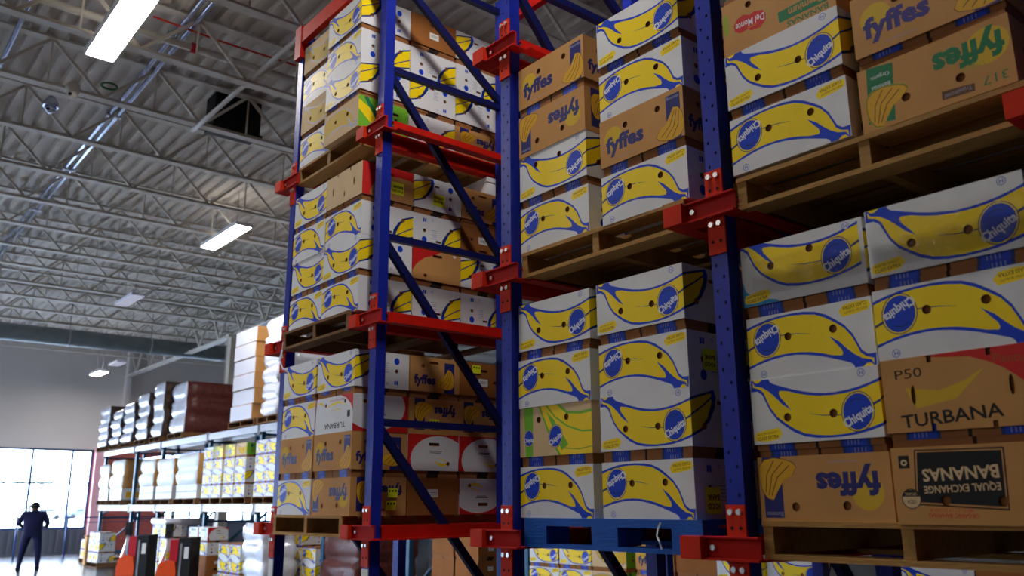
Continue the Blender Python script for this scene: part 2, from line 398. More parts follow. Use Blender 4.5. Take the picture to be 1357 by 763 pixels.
def gc_front():
    lime = 'print_lime'
    body = [(.135, .2275), (.155, .19), (.19, .12), (.23, .05), (.27, 0), (.49, 0), (.49, .19), (.42, .185), (.33, .192), (.28, .2275)]
    inn = [(.150, .2275), (.165, .19), (.2, .125), (.24, .055), (.285, 0), (.49, 0), (.49, .178), (.42, .172), (.325, .18), (.26, .2275)]
    L = [(lime, [body]), ('print_yellow', [inn]), (lime, stroke([(.19, .2275), (.25, .17), (.33, .125), (.42, .098), (.49, .096)], .008)+[[(.028, .2275), (.096, .2275), (.092, 0), (.04, 0)]]+[[(.19, .2), (.24, .16), (.335, .045), (.29, .02)]]),
         ('print_olive', stroke([(.30, .03), (.4, .02), (.49, .03)], .005))]
    L += oval(.064, .085, .62, 0, True, 0)+oval(.25, .085, .82, -20, True, 27)
    return (L, [ell(.137, .166, .0145, .0145, 0, 12), ell(.325, .166, .0145, .0145, 0, 12)])
def organic_front():
    t = lambda P: [(x*.96+.01, y*.9+.01) for x, y in P]
    return ([('print_grey', [t(BLUE)]), ('print_sun', [t(YELL)])], [ell(.15, .09, .0145, .0145, 0, 12), ell(.32, .09, .0145, .0145, 0, 12)])
def green_side():
    return ([('print_lime', [rect(0, 0, BD, .2275)]), ('print_yellow', [[(.2, .2), (.3, .18), (BD, .1), (BD, .03), (.3, .08), (.22, .14)]]),
             ('print_green', stroke([(.2, .2), (.25, .13), (.3, .06), (.34, 0)], .03)), ('print_deepblue', [ell(.1, .17, .025, .03)])],
            [rect(.08, .06, .125, .08), ell(.1, .11, .013, .013, 0, 10)])
EMPTY = ([], [ell(.16, .165, .014, .014, 0, 12), ell(.325, .165, .014, .014, 0, 12)])
EMPTY_S = ([('label_white', [rect(.16, .07, .24, .12)]), ('print_brown', [rect(.17, .1, .23, .103), rect(.17, .09, .22, .093)])], [rect(.16, .165, .235, .183), ell(.3, .1, .013, .013, 0, 10)])
KIND = {
 'banana': ('white_board', banana_front(), banana_side(), 'blue'),
 'banana_teal': ('white_board', None, banana_side(), 'blue'),
 'banana_shift': ('white_board', None, banana_side(), 'blue'),
 'fyffes': ('kraft', fyffes_front(), fyffes_side(), 'blue'),
 'fyffes_purple': ('kraft', fyffes_front('print_purple', 'print_purple'), fyffes_side(), 'blue'),
 'fyffes_green': ('kraft', green_front(), EMPTY_S, 'plain'),
 'monte': ('kraft', monte_front(), EMPTY_S, 'plain'),
 'turbana': ('kraft', turb_front(), turb_side(), 'blue'),
 'slotted': ('kraft_pale', ([], [ell(.094, .112, .007, .03, 0, 12), ell(.376, .115, .007, .03, 0, 12), ell(.25, .06, .007, .02, 0, 12), rect(.146, .205, .16, .2275), rect(.318, .205, .332, .2275)]), (turb_side()[0][:0]+[('print_red', [rect(0, 0, BD, .2275)]), ('kraft', [ell(.30, .02, .24, .15, 0, 24)])], turb_side()[1]), 'plain'),
 'turbana_white': ('white_board', tw_front(), tw_side(), 'plain'),
 'equal': ('kraft', equal_front(), EMPTY_S, 'plain'),
 'green': ('kraft_pale', gc_front(), EMPTY_S, 'blue'),
 'organic': ('kraft_pale', organic_front(), green_side(), 'plain'),
 'kraft': ('kraft_dark', EMPTY, EMPTY_S, 'plain'),
}
a, b = banana_front(-.02, .03)
teal = [('print_teal', [[(0, .10), (.012, .06), (.045, .03), (.14, .008), (.15, 0), (0, 0)]])]
KIND['banana_teal'] = ('white_board', (a[:3]+teal+a[3:], [ell(.125, .135, .0145, .0145, 0, 12), ell(.285, .165, .0145, .0145, 0, 12)]), banana_side(), 'blue')
KIND['banana_shift'] = ('white_board', (banana_front()[0], [ell(.125, .165, .0145, .0145, 0, 12), ell(.298, .165, .0145, .0145, 0, 12)]), banana_side(), 'blue')
LIDS, TRAYS = {}, {}
def lid_mesh(kind):
    if kind in LIDS: return LIDS[kind]
    base, fa, sa, tray = KIND[kind]
    mb = MB(); F = panel(BW, LH, base, fa); R = panel(BD, LH, base, sa)
    add_panel(mb, F, 'f'); add_panel(mb, F, 'k'); add_panel(mb, R, 'r'); add_panel(mb, R, 'l')
    x, y, t = BW/2, BD/2, .005
    mb.quad([(-x, -y, BH), (x, -y, BH), (x, y, BH), (-x, y, BH)], base)
    for (a, b, c, d) in (((-x, -y), (x, -y), (x-t, -y+t), (-x+t, -y+t)), ((x, -y), (x, y), (x-t, y-t), (x-t, -y+t)), ((x, y), (-x, y), (-x+t, y-t), (x-t, y-t)), ((-x, y), (-x, -y), (-x+t, -y+t), (-x+t, y-t))):
        mb.quad([(*d, Z0), (*c, Z0), (*b, Z0), (*a, Z0)], base)
    LIDS[kind] = mb.mesh('lid_'+kind); return LIDS[kind]
def tray_mesh(tk):
    if tk in TRAYS: return TRAYS[tk]
    mb = MB(); w, d = BW-.016, BD-.016
    L = [('print_deepblue', [rect(.045, 0, .15, .05), rect(.319, 0, .424, .05)]), ('print_blue', [rect(.056, 0, .139, .05), rect(.330, 0, .413, .05)]),
         ('print_grey', [rect(.07+.012*k, .005, .073+.012*k, .02) for k in range(4)]+[rect(.345+.012*k, .005, .348+.012*k, .02) for k in range(4)]),
         ('hole_dark', [rect(.229, 0, .240, .05)])] if tk == 'blue' else [('hole_dark', [rect(.22, 0, .232, .05)])]
    P = panel(w, .05, 'tray_brown', (L, [])); Q = panel(d, .05, 'tray_brown', ([('hole_dark', [rect(.15, 0, .24, .03)])], []))
    for s, T in (('f', P), ('k', P), ('r', Q), ('l', Q)): add_panel(mb, T, s, w, d, 0)
    mb.box(-w/2, w/2, -d/2, d/2, .05, BH-.004, 'kraft_dark', 'b'); mb.quad([(-w/2, d/2, 0), (w/2, d/2, 0), (w/2, -d/2, 0), (-w/2, -d/2, 0)], 'tray_brown')
    TRAYS[tk] = mb.mesh('tray_'+tk); return TRAYS[tk]
LOOK = {'slotted': 'kraft box with slots and red side', 'banana': 'white box with yellow banana', 'banana_teal': 'white banana box with teal corner', 'banana_shift': 'white banana box with high holes',
 'fyffes': 'kraft box with navy lettering', 'fyffes_purple': 'kraft box with purple lettering', 'fyffes_green': 'kraft box with green lettering', 'monte': 'kraft box with red emblem',
 'turbana': 'kraft box with red arch', 'turbana_white': 'white box with red corners', 'equal': 'kraft box with black sign print', 'green': 'pale box with lime bananas',
 'organic': 'pale box with green side', 'kraft': 'plain brown box'}
def box_thing(kind, x, y, z, inv, label, group, rz=0):
    """x,y centre of footprint, z underside"""
    r = thing('banana_box', label, 'box', (x, y, z+(BH if inv else 0)), (0, pi if inv else 0, rz), group)
    link('lid', lid_mesh(kind), r); link('tray', tray_mesh(KIND[kind][3]), r)
    return r
ROW = ['bottom', 'second-up', 'third-up', 'top']
def stack(kinds, x0, y0, z, desc, group, invs=None, jit=.003, start=0):
    out = []
    for i, k in enumerate(kinds):
        if not k: continue
        inv = (i % 2 == 0)
        lab = f"{LOOK[k]}, {ROW[i]} of {desc}"
        out.append(box_thing(k, x0+BW/2+random.uniform(-jit, jit), y0+BD/2+random.uniform(-jit, jit), z+i*BH, inv, lab, group, radians(random.uniform(-.5, .5))*(jit > 0)))
    return out

# ------------------------------------------------------------ room shell
XW, XE, YS, YN, ZD = -32., 6., -14., 19., 7.12
mb = MB(); mb.box(XW-.3, XE+.3, YS-.3, YN+.3, -.2, 0, 'floor'); structure('floor', mb)
# corrugated roof deck, ribs along X
mb = MB(); y = YS-.2; prof = []
while y < YN+.2:
    prof += [(y, ZD), (y+.07, ZD), (y+.09, ZD+.07), (y+.19, ZD+.07)]; y += .21
for (ya, za), (yb, zb) in zip(prof[:-1], prof[1:]):
    mb.quad([(XW-.2, ya, za), (XW-.2, yb, zb), (XE+.2, yb, zb), (XE+.2, ya, za)], 'roof_deck')
mb.box(XW-.3, XE+.3, YS-.3, YN+.3, ZD+.08, ZD+.2, 'roof_deck')
ceiling = structure('ceiling', mb)
# far wall with two window openings
WIN = [(-7.6, 5.25, .80, 3.40), (7.75, 14.5, .90, 3.25)]
mb = MB()
def wallx(y0, y1, z0, z1, m): mb.box(XW-.25, XW, y0, y1, z0, z1, m)
wallx(YS, YN, 3.40, ZD+.1, 'wall_paint'); wallx(YS, -7.6, 0, 3.4, 'wall_paint'); wallx(-7.6, 5.25, 0, .80, 'wall_dark')
wallx(5.25, 7.75, 0, 3.4, 'brick_red'); wallx(7.75, 14.5, 0, .9, 'wall_dark'); wallx(7.75, 14.5, 3.25, 3.4, 'wall_grey'); wallx(14.5, YN, 0, 3.4, 'wall_grey')
structure('wall_far', mb)
mb = MB(); mb.box(XW, XW+.18, 5.28, 5.62, 0, 3.5, 'pink_paint'); mb.box(XW, XW+.12, 5.62, 5.72, 0, 3.5, 'wall_paint'); structure('trim_1', mb)
mb = MB(); mb.box(XW, XW+.3, 6.0, 6.16, 3.5, ZD, 'wall_paint'); structure('trim_2', mb)
mb = MB(); mb.box(XW, XE, YN, YN+.25, 0, ZD+.1, 'wall_grey'); structure('wall_right', mb)
mb = MB(); mb.box(XW, XE, YS-.25, YS, 3.6, ZD+.1, 'wall_grey'); mb.box(XW, XE, YS-.25, YS, 0, .5, 'wall_grey'); mb.box(-16, XE, YS-.25, YS, .5, 3.6, 'wall_grey'); mb.box(XW, -31, YS-.25, YS, .5, 3.6, 'wall_grey'); structure('wall_left', mb)
mb = MB(); mb.box(XE, XE+.25, YS, YN, 0, ZD+.1, 'wall_grey'); structure('wall_back', mb)
mb = MB(); mb.box(XW, XW+.06, YS, YN, 0, .10, 'wall_dark'); structure('baseboard_far', mb)
# corrugated dado under the window
mb = MB(); yy = -7.6
while yy < 5.2: mb.box(XW, XW+.035, yy, yy+.10, .1, .78, 'wall_dark'); yy += .2
structure('trim_3', mb)
def window(n, y0, y1, z0, z1, muls, trans):
    f = MB(); x = XW-.12
    for (a, b, c, d) in ((y0, y1, z0, z0+.07), (y0, y1, z1-.07, z1), (y0, y0+.07, z0, z1), (y1-.07, y1, z0, z1)): f.box(x-.05, x+.07, a, b, c, d, 'frame_metal')
    root = structure(f'window_{n}', f)
    for m in muls: g = MB(); g.box(x-.04, x+.06, m-.035, m+.035, z0, z1, 'frame_metal'); link('mullion', g.mesh('mullion'), root)
    for t in trans: g = MB(); g.box(x-.04, x+.06, y0, y1, t-.03, t+.03, 'frame_metal'); link('transom', g.mesh('transom'), root)
    ys = [y0]+list(muls)+[y1]; zs = [z0]+list(trans)+[z1]
    for a, b in zip(ys[:-1], ys[1:]):
        for c, d in zip(zs[:-1], zs[1:]):
            g = MB(); g.quad([(x, a+.03, c+.03), (x, b-.03, c+.03), (x, b-.03, d-.03), (x, a+.03, d-.03)], 'glass'); link('pane', g.mesh('pane'), root)
window(1, -7.6, 5.25, .80, 3.40, (-6.18, -4.98, -3.78, -2.58, -1.38, -.18, 1.02, 2.22, 3.42, 4.62), (2.28,))
f = MB(); f.box(-31, -16, YS-.2, YS-.05, .5, .57, 'frame_metal'); f.box(-31, -16, YS-.2, YS-.05, 3.53, 3.6, 'frame_metal'); f.box(-31, -30.93, YS-.2, YS-.05, .5, 3.6, 'frame_metal'); f.box(-16.07, -16, YS-.2, YS-.05, .5, 3.6, 'frame_metal')
w3 = structure('window_3', f)  # unseen window added to throw daylight on the far floor and loads
for k in range(6):
    if k: g = MB(); g.box(-31+2.5*k-.035, -31+2.5*k+.035, YS-.18, YS-.08, .5, 3.6, 'frame_metal'); link('mullion', g.mesh('mullion'), w3)
    g = MB(); g.quad([(-31+2.5*k+.03, YS-.12, .55), (-31+2.5*k+2.47, YS-.12, .55), (-31+2.5*k+2.47, YS-.12, 3.55), (-31+2.5*k+.03, YS-.12, 3.55)], 'glass'); link('pane', g.mesh('pane'), w3)
window(2, 7.75, 14.5, .90, 3.25, (8.7, 9.75, 10.7, 11.6, 12.5, 13.5), (1.5, 2.3))

# ------------------------------------------------------------ roof steel: joists along Y, girder along X
def chord(y0, y1, z, wdt, hgt, m='joist_paint'):
    c = MB(); c.box(-wdt/2, wdt/2, y0, y1, z, z+.012, m)
    c.box(-.016, -.008, y0, y1, z, z+hgt, m); c.box(.008, .016, y0, y1, z, z+hgt, m); return c
JB, JT = 6.45, 7.06
GY = 6.05
span = [(YS, GY), (GY, YN)]
cb = [chord(a, b, JB, .13, .06).mesh('bottom_chord') for a, b in span]; ct = [chord(a, b, JT, .13, .05).mesh('top_chord') for a, b in span]
wu = MB(); wu.beam((0, 0, JB+.03), (0, .62, JT+.02), .036, .036, 'joist_paint'); wu = wu.mesh('web_bar')
wd = MB(); wd.beam((0, 0, JT+.02), (0, .62, JB+.03), .036, .036, 'joist_paint'); wd = wd.mesh('web_bar_down')
wv = MB(); wv.beam((0, 0, JB+.03), (0, 0, JT+.02), .02, .02, 'joist_paint'); wv = wv.mesh('web_post')
for k in range(25):
    x = 4.45-1.524*k
    if x < XW+.3: break
    j = link('roof_joist', None, ceiling, (x, 0, 0))
    for i, (a, b) in enumerate(span):
        link('bottom_chord', cb[i], j); link('top_chord', ct[i], j)
        if x > -2 and i == 0: pass
        n = int((b-a)/.62)
        if i == 1: n = 6 if x > -24 else 3
        for q in range(n):
            link('web_bar', wu if q % 2 == 0 else wd, j, (0, a+q*.62+.05, 0))
            if q % 2 == 1: link('web_post', wv, j, (0, a+q*.62+.05, 0))
g = link('roof_girder', None, ceiling)
gm = MB()
for z, h in ((5.95, .09), (7.0, .08)): gm.box(XW, XE, GY-.11, GY+.11, z, z+.015, 'joist_paint'); gm.box(XW, XE, GY-.012, GY+.012, z, z+h, 'joist_paint')
link('girder_chord', gm.mesh('girder_chord'), g)
gu = MB(); gu.beam((0, 0, 6.0), (.76, 0, 7.02), .05, .05, 'joist_paint'); gu = gu.mesh('girder_web'); gd = MB(); gd.beam((0, 0, 7.02), (.76, 0, 6.0), .05, .05, 'joist_paint'); gd = gd.mesh('girder_web_down')
x = XW+.3; i = 0
while x < -6: link('girder_web', gu if i % 2 else gd, g, (x, GY, 0)); x += .76; i += 1
g2 = MB()
for z in (6.0, 6.95): g2.box(-12.2, -11.9, GY, YN, z, z+.08, 'joist_paint')
mb = MB(); mb.box(-.13, .13, -.012, .012, 0, 6.0, 'joist_paint'); mb.box(-.15, -.13, -.12, .12, 0, 6.0, 'joist_paint'); mb.box(.13, .15, -.12, .12, 0, 6.0, 'joist_paint')
mb.box(-.128, .128, -.10, .10, 0, 5.98, 'joist_paint'); mb.box(-.2, .2, -.2, .2, 5.9, 5.96, 'joist_paint'); mb.box(-.22, .22, -.22, .22, 0, .02, 'steel_grey')
tag(link('steel_column', mb.mesh('steel_column'), None, (-22.3, GY, 0)), 'pale square steel column rising behind the wrapped pallets to the roof girder', 'column')

# duct, conduits, sprinkler pipes
mb = MB(); mb.tube([(-26, YS, 6.1), (-26, -3, 6.1), (-26, 3, 6.1), (-26, 9, 6.1), (-26, YN, 6.1)], .24, 'duct', 20)
dt = thing('air_duct', 'long round grey metal duct crossing under the far joists', 'duct')
link('duct_tube', mb.mesh('duct_tube'), dt)
band = MB(); band.tube([(-26, -.03, 6.1), (-26, .03, 6.1)], .255, 'steel_grey', 20); band = band.mesh('seam_band')
hang = MB(); hang.tube([(-26, 0, 6.34), (-26, 0, 7.1)], .012, 'steel_grey', 6); hang = hang.mesh('hanger')
for k in range(10): link('seam_band', band, dt, (0, -6+2.2*k, 0)); link('hanger', hang, dt, (0, -6+2.2*k, 0))
for i, (y, x0, z, lab) in enumerate(((.16, XW+.1, 7.02, 'left shiny conduit of the pair running under the roof deck'), (.265, XW+.1, 7.02, 'right shiny conduit of the pair running under the roof deck'), (-1.33, XW+.1, 7.02, 'lone shiny conduit nearest the left edge of the photo'))):
    mb = MB(); mb.tube([(x0, y, z), (XE-.1, y, z)], .03, 'conduit', 8)
    o = thing('conduit', lab, 'conduit', group='ceiling conduits'); link('pipe', mb.mesh('pipe'), o)
    cl = MB(); cl.box(-.03, .03, y-.05, y+.05, z-.045, z-.035, 'steel_grey'); cl.box(-.03, .03, y-.05, y-.042, z-.04, 7.11, 'steel_grey'); cl = cl.mesh('clamp')
    for k in range(12): link('clamp', cl, o, (-28+2.6*k, 0, 0))
def pipe(name, pts, r, m, lab, cat='pipe', fit=None, fm='truck_red'):
    mb = MB(); mb.tube(pts, r, m, 10); o = thing(name, lab, cat); link('pipe', mb.mesh('pipe'), o)
    if fit: f = MB(); f.tube(fit, r*1.35, fm, 12); link('coupling', f.mesh('coupling'), o, (0, 0, 0))['label'] = 'red coupling'
pipe('sprinkler_pipe', [(-9.48, YS+.2, 6.82), (-9.48, 5.8, 6.82)], .045, 'pipe_white', 'white sprinkler pipe with a red coupling beside the nearest joist', fit=[(-9.48, .30, 6.82), (-9.48, .38, 6.82)])
pipe('sprinkler_branch', [(-9.3, -.2, 6.95), (-9.35, .6, 6.95), (-9.3, 3.2, 6.95)], .012, 'rack_orange', 'thin orange pipe slanting under the deck near the first lamp')
pipe('drop_pipe', [(-7.2, 1.12, 6.68), (-8.19, 1.04, 6.6), (-10.46, .89, 6.45), (-10.9, .86, 6.42)], .03, 'pipe_white', 'thin pale brace pipe slanting down beside the black roof square')
# black roof square
mb = MB(); mb.box(-11.3, -10.95, 1.15, 1.81, 6.60, 7.11, 'black'); mb.box(-10.95, -10.93, 1.12, 1.84, 6.57, 6.62, 'black')
tag(link('vent_box', mb.mesh('vent_box')), 'square black box hanging between joists left of the rack top', 'vent')
# dome cameras
for (x, y, z, m, lab) in ((-10.5, -.70, 6.30, 'pipe_white', 'white dome camera hanging below the joist right of the first lamp'), (-11.05, -.82, 6.28, 'conduit', 'small bluish dome camera left of the white dome camera')):
    o = thing('dome_camera', lab, 'camera', (x, y, z)); f = MB(); f.tube([(0, 0, .16), (0, 0, .08), (0, 0, .02)], [.04, .085, .09], m, 14); link('housing', f.mesh('housing'), o)
    f = MB(); f.tube([(0, 0, .02), (0, 0, -.03), (0, 0, -.06)], [.07, .055, .02], m, 14); f.tube([(.05, -.03, -.02), (.06, -.04, -.035)], .02, 'black', 8); link('dome', f.mesh('dome'), o)
mb = MB(); mb.tube([(-10.5+.09*cos(t*pi/8), -.31+.09*sin(t*pi/8), 6.53) for t in range(17)], .012, 'print_green', 6); tag(link('hose_loop', mb.mesh('hose_loop')), 'green hose loop on the joist beside the white dome camera', 'hose')
# high-bay lamps
def lamp(x0, x1, y0, z, lab, dim=False):
    o = thing('highbay_lamp', lab, 'lamp', ((x0+x1)/2, y0, z), group='high-bay ceiling lamps'); L = (x1-x0)/2
    f = MB(); f.box(-L, L, -.15, .15, .012, .07, 'lamp_body'); f.box(-L*.8, L*.8, -.09, .09, .07, .10, 'lamp_body')
    for s in (-1, 1): f.box(-L, L, s*.15-.006, s*.15+.006, -.0, .07, 'lamp_body'); f.box(s*L-.006, s*L+.006, -.15, .15, .0, .07, 'lamp_body')
    link('housing', f.mesh('housing'), o)
    d = MB(); pts = [(-L+.06, -.14), (L-.06, -.14), (L-.01, -.09), (L-.01, .09), (L-.06, .14), (-L+.06, .14), (-L+.01, .09), (-L+.01, -.09)]
    d.quad([(a, b, .003) for a, b in pts][::-1], 'diffuser_dim' if dim else 'diffuser'); link('diffuser', d.mesh('diffuser'), o)
    if not dim: u = MB(); u.quad([(-L*.78, -.08, .102), (L*.78, -.08, .102), (L*.78, .08, .102), (-L*.78, .08, .102)], 'uplight'); link('uplight_added', u.mesh('uplight_added'), o)
    for s in (-1, 1):
        h = MB(); h.tube([(s*L*.6, 0, .1), (s*L*.6, 0, 7.1-z)], .006, 'steel_grey', 5); link('hanger_wire', h.mesh('hanger_wire'), o)
lamp(-9.47, -7.9, -.67, 6.33, 'large bright ceiling lamp at the top left, nearest in view')
lamp(-15.9, -14.15, 2.93, 6.33, 'bright ceiling lamp left of the far-left rack bay')
lamp(-22.1, -20.65, 3.06, 6.33, 'dim bluish ceiling lamp between second lamp and duct', True)
lamp(-29.3, -28.2, 4.35, 5.55, 'small bright ceiling lamp below the duct, near the far wall')
lamp(-29.6, -28.6, 4.95, 5.95, 'small dim ceiling lamp beside the far bright one', True)
lamp(-3.4, -1.8, -.62, 6.45, 'ceiling lamp over the aisle in front of the near racks')
lamp(-9.7, -8.1, 7.4, 6.45, 'unseen ceiling lamp added far behind the far-left bay')  # added out of view, keeps the deck above the empty bay lit
lamp(-10.1, -8.4, -11.6, 6.33, 'unseen lamp added for stretch-film glints, farther one')  # out of view, placed to mirror as a glint in the film
lamp(-5.8, -4.1, -11.4, 6.33, 'unseen lamp added for stretch-film glints, nearer one')  # second unseen lamp, added for the film's right-hand glint
lamp(-9.7, -8.1, -5.2, 6.45, 'unseen ceiling lamp added over the open floor left of view')  # extra lamp added outside the view for light from the open floor

# ------------------------------------------------------------ main drive-in rack
UX = lambda i: -1.912-1.284*i+(.03 if i == 3 else 0)          # centre of upright line i
LV = [1.355, 2.617, 3.879]
def post_mesh(h):
    mb = MB(); w, d = .075, .07; holes = []
    z = .12
    while z < h-.05:
        holes += [ell(.021, z, .0055, .008, 0, 6), ell(.054, z+.05, .0055, .008, 0, 6)]; z += .10
    F = panel(w, h, 'rack_blue', ([], holes))
    for P, m in F: mb.quad([(u-w/2, 0, v) for u, v in P], m)
    mb.quad([(-w/2, d, 0), (-w/2, 0, 0), (-w/2, 0, h), (-w/2, d, h)], 'rack_blue'); mb.quad([(w/2, 0, 0), (w/2, d, 0), (w/2, d, h), (w/2, 0, h)], 'rack_blue')
    mb.quad([(-w/2, 0, h), (w/2, 0, h), (w/2, d, h), (-w/2, d, h)], 'rack_blue')
    mb.box(-w/2+.003, w/2-.003, .004, d-.002, 0, h-.003, 'rack_blue_shaded'); mb.box(-.07, .07, -.02, .10, 0, .012, 'rack_orange'); return mb.mesh('front_post')
PH = 5.22
fp = post_mesh(PH)
rp = MB(); rp.box(-.0375, .0375, .98, 1.05, 0, PH, 'rack_blue'); rp = rp.mesh('rear_post')
hb = MB(); hb.box(-.02, .02, .07, .98, 0, .042, 'rack_blue_shaded'); hb = hb.mesh('cross_brace')
db = MB(); db.beam((0, .05, 1.14), (0, 1.0, .02), .035, .05, 'rack_blue_shaded'); db = db.mesh('diagonal_brace')
pu = MB(); pu.box(-.04, .04, -.008, 0, .0, .115, 'rack_orange'); pu = pu.mesh('bracket_plate')
pl_ = MB(); pl_.box(-.04, .04, -.008, 0, .0, .145, 'rack_orange'); pl_ = pl_.mesh('lower_bracket_plate')
bo = MB(); bo.tube([(0, -.008, 0), (0, -.018, 0)], .011, 'bolt_steel', 8, smooth=False); bo = bo.mesh('bolt')
ho = MB(); ho.tube([(0, -.0085, 0), (0, -.0095, 0)], .0065, 'hole_dark', 8, smooth=False); ho = ho.mesh('bolt_hole')
am = MB()
am.box(-.22, .10, -.012, -.004, 0, .068, 'rack_red'); am.box(-.22, .10, -.030, .06, -.008, 0, 'rack_red'); am.box(-.16, .10, -.030, -.004, .068, .074, 'rack_red')
am = am.mesh('arm')
ac = MB(); ac.box(-.222, -.130, -.05, -.012, -.006, .074, 'rack_orange'); ac = ac.mesh('arm_cap')
ft = MB(); ft.box(-.036, .036, -.006, 0, 0, .16, 'label_white'); ft = ft.mesh('post_tag')
PLACE = ['nearest the camera, beside the lettered kraft boxes', 'left of the blue pallet', 'at the right of the far-left bay', 'at the far left end of the rack', 'at the near end, right of the lowest pallet']
def frame(i, yoff=0, lab=None, rear=False):
    x = UX(i); r = thing('rack_frame', lab, 'rack frame', (x, yoff, 0), group='frames of the near rack')
    link('front_post', fp, r); link('rear_post', rp, r)
    for z in (.15, .86, 2.02, 3.18, 4.34, 5.12): link('cross_brace', hb, r, (0, 0, z-.02))
    for z in (.86, 2.02, 3.18): link('diagonal_brace', db, r, (0, 0, z))
    d2 = MB(); d2.beam((0, .05, 5.1), (0, 1.0, 4.38), .035, .05, 'rack_blue_shaded'); link('diagonal_brace', d2.mesh('diagonal_brace'), r)
    for L in ([] if rear else LV):
        a = link('arm', am, r, (0, 0, L)); link('arm_cap', ac, a)
        link('bolt', bo, a, (-.10, -.004, .035))
        p = link('bracket_plate', pu, r, (0, 0, L+.068))
        for sx in (-.018, .018): link('bolt', bo, p, (sx, 0, .09)); link('bolt_hole', ho, p, (sx, 0, .035))
        p = link('bracket_plate', pl_, r, (0, 0, L-.155))
        for sx in (-.018, .018): link('bolt', bo, p, (sx, 0, .118)); link('bolt_hole', ho, p, (sx, 0, .05))
    if not rear: link('post_tag', ft, r, (0, 0, 1.03))['label'] = 'white tag on the post'
for i in (0, 1, 2, 3): frame(i, 0, 'blue rack frame with red arms, '+PLACE[i])
frame(-1, 0, 'blue rack frame with red arms, '+PLACE[4])
for i in (1, 2): frame(i, 2.55, 'blue rack frame standing deep inside the rack, '+('left of' if i == 2 else 'behind')+' the blue pallet', True)
def rail(x, z, y1, side, lab):
    """pallet rail: upright web plus a flange turned into the bay"""
    o = thing('pallet_rail', lab, 'rail', (x, 0, z), group='pallet rails of the near rack'); mb = MB()
    if side > 0: mb.box(0, .008, .062, y1, 0, .07, 'rack_red'); mb.box(0, .07, .062, y1, -.008, 0, 'rack_red'); mb.box(-.028, .0, .062, y1, .062, .07, 'rack_red')
    else: mb.box(-.008, 0, .062, y1, 0, .07, 'rack_red'); mb.box(-.07, 0, .062, y1, -.008, 0, 'rack_red'); mb.box(0, .05, .062, y1, .062, .07, 'rack_red')
    link('rail_body', mb.mesh('rail_body'), o)
bayname = {0: 'the near right bay', 1: 'the blue-pallet bay', 2: 'the empty bay', 3: 'the far-left bay'}
for n, L in enumerate(LV):
    lv = ['lowest', 'middle', 'top'][n]
    for i in (0, 1, 2, 3):
        if i < 4: rail(UX(i)+.060, L, 3.6, 1, f'red {lv} pallet rail on the left side of {bayname[i]}')
    for i in (0, 1, 2): rail(UX(i)-.15, L, 3.6, -1, f'red {lv} pallet rail on the right side of {bayname[i+1]}')
# top tie beam
mb = MB(); mb.box(UX(3)-.04, UX(2)+.04, -.03, .02, 5.05, 5.17, 'rack_orange'); mb.box(UX(3)-.05, UX(3)+.05, -.035, .03, 4.93, 5.20, 'rack_red')
tag(link('tie_beam', mb.mesh('tie_beam')), 'orange-red tie beam across the top of the far-left bay', 'beam')
mb = MB(); mb.box(UX(2)+.04, UX(1)-.04, 1.0, 1.05, 5.0, 5.12, 'rack_red')
tag(link('tie_beam', mb.mesh('tie_beam')), 'red tie beam high behind the empty bay', 'beam')

# ------------------------------------------------------------ pallets
def pallet(x0, y0, z, lab, w=1.02, d=1.18, m='wood', block=False, ht=.128, rz=0, group='pallets in the near rack'):
    o = thing('pallet', lab, 'pallet', (x0, y0, z), (0, 0, rz), group)
    t = .018; sw = .038 if not block else .15
    bd = MB(); bd.box(0, w, 0, .11, 0, t, m); bd = bd.mesh('deck_board')
    for k in range(7): link('deck_board', bd, o, (random.uniform(-.004, .004), k*(d-.11)/6, ht-t))
    for k in range(3): link('bottom_board', bd, o, (0, k*(d-.11)/2, 0))
    hh = ht-2*t
    if block:
        st = MB(); st.box(0, sw, 0, .14, 0, hh-.016, m); st = st.mesh('block')
        lb = MB(); lb.box(0, w, 0, .1, 0, .016, m); lb = lb.mesh('stringer_board')
        for k in range(3):
            link('stringer_board', lb, o, (0, k*(d-.1)/2, ht-t-.016))
            for q in range(3): link('block', st, o, (k*(w-sw)/2, q*(d-.14)/2, t))
    else:
        st = MB(); st.box(0, sw, .004, d-.004, 0, hh, m); st = st.mesh('stringer')
        for k in range(3): link('stringer', st, o, (k*(w-sw)/2, 0, t))
    return o
bay_x = lambda i: UX(i)+.085            # left edge of what stands in bay i (bay i lies right of upright i)
P = {}
pallet(-3.11, .03, LV[0], 'blue painted wooden pallet at camera height', m='wood_blue', block=True)
pallet(-3.11, .03, LV[1], 'wooden pallet above the blue pallet bay')
pallet(-1.83, .03, LV[0], 'lowest wooden pallet at the right edge of the photo')
pallet(-1.82, .015, LV[1]-.003, 'wooden pallet high at the right edge of the photo')
pallet(-5.66, -.04, LV[0], 'lowest wooden pallet in the far-left bay', w=.95)
pallet(-5.655, -.05, LV[1]-.012, 'middle wooden pallet with a hanging strap in the far-left bay', m='wood_dark', w=.95)
pallet(-5.66, .0, LV[2]-.018, 'top wooden pallet in the far-left bay', w=.95)
def deep(kinds, x0, x1, y, z, desc, grp):
    for j, x in enumerate((x0, x1)): stack(kinds[j], x, y, z, ('left ' if j == 0 else 'right ')+desc, grp)
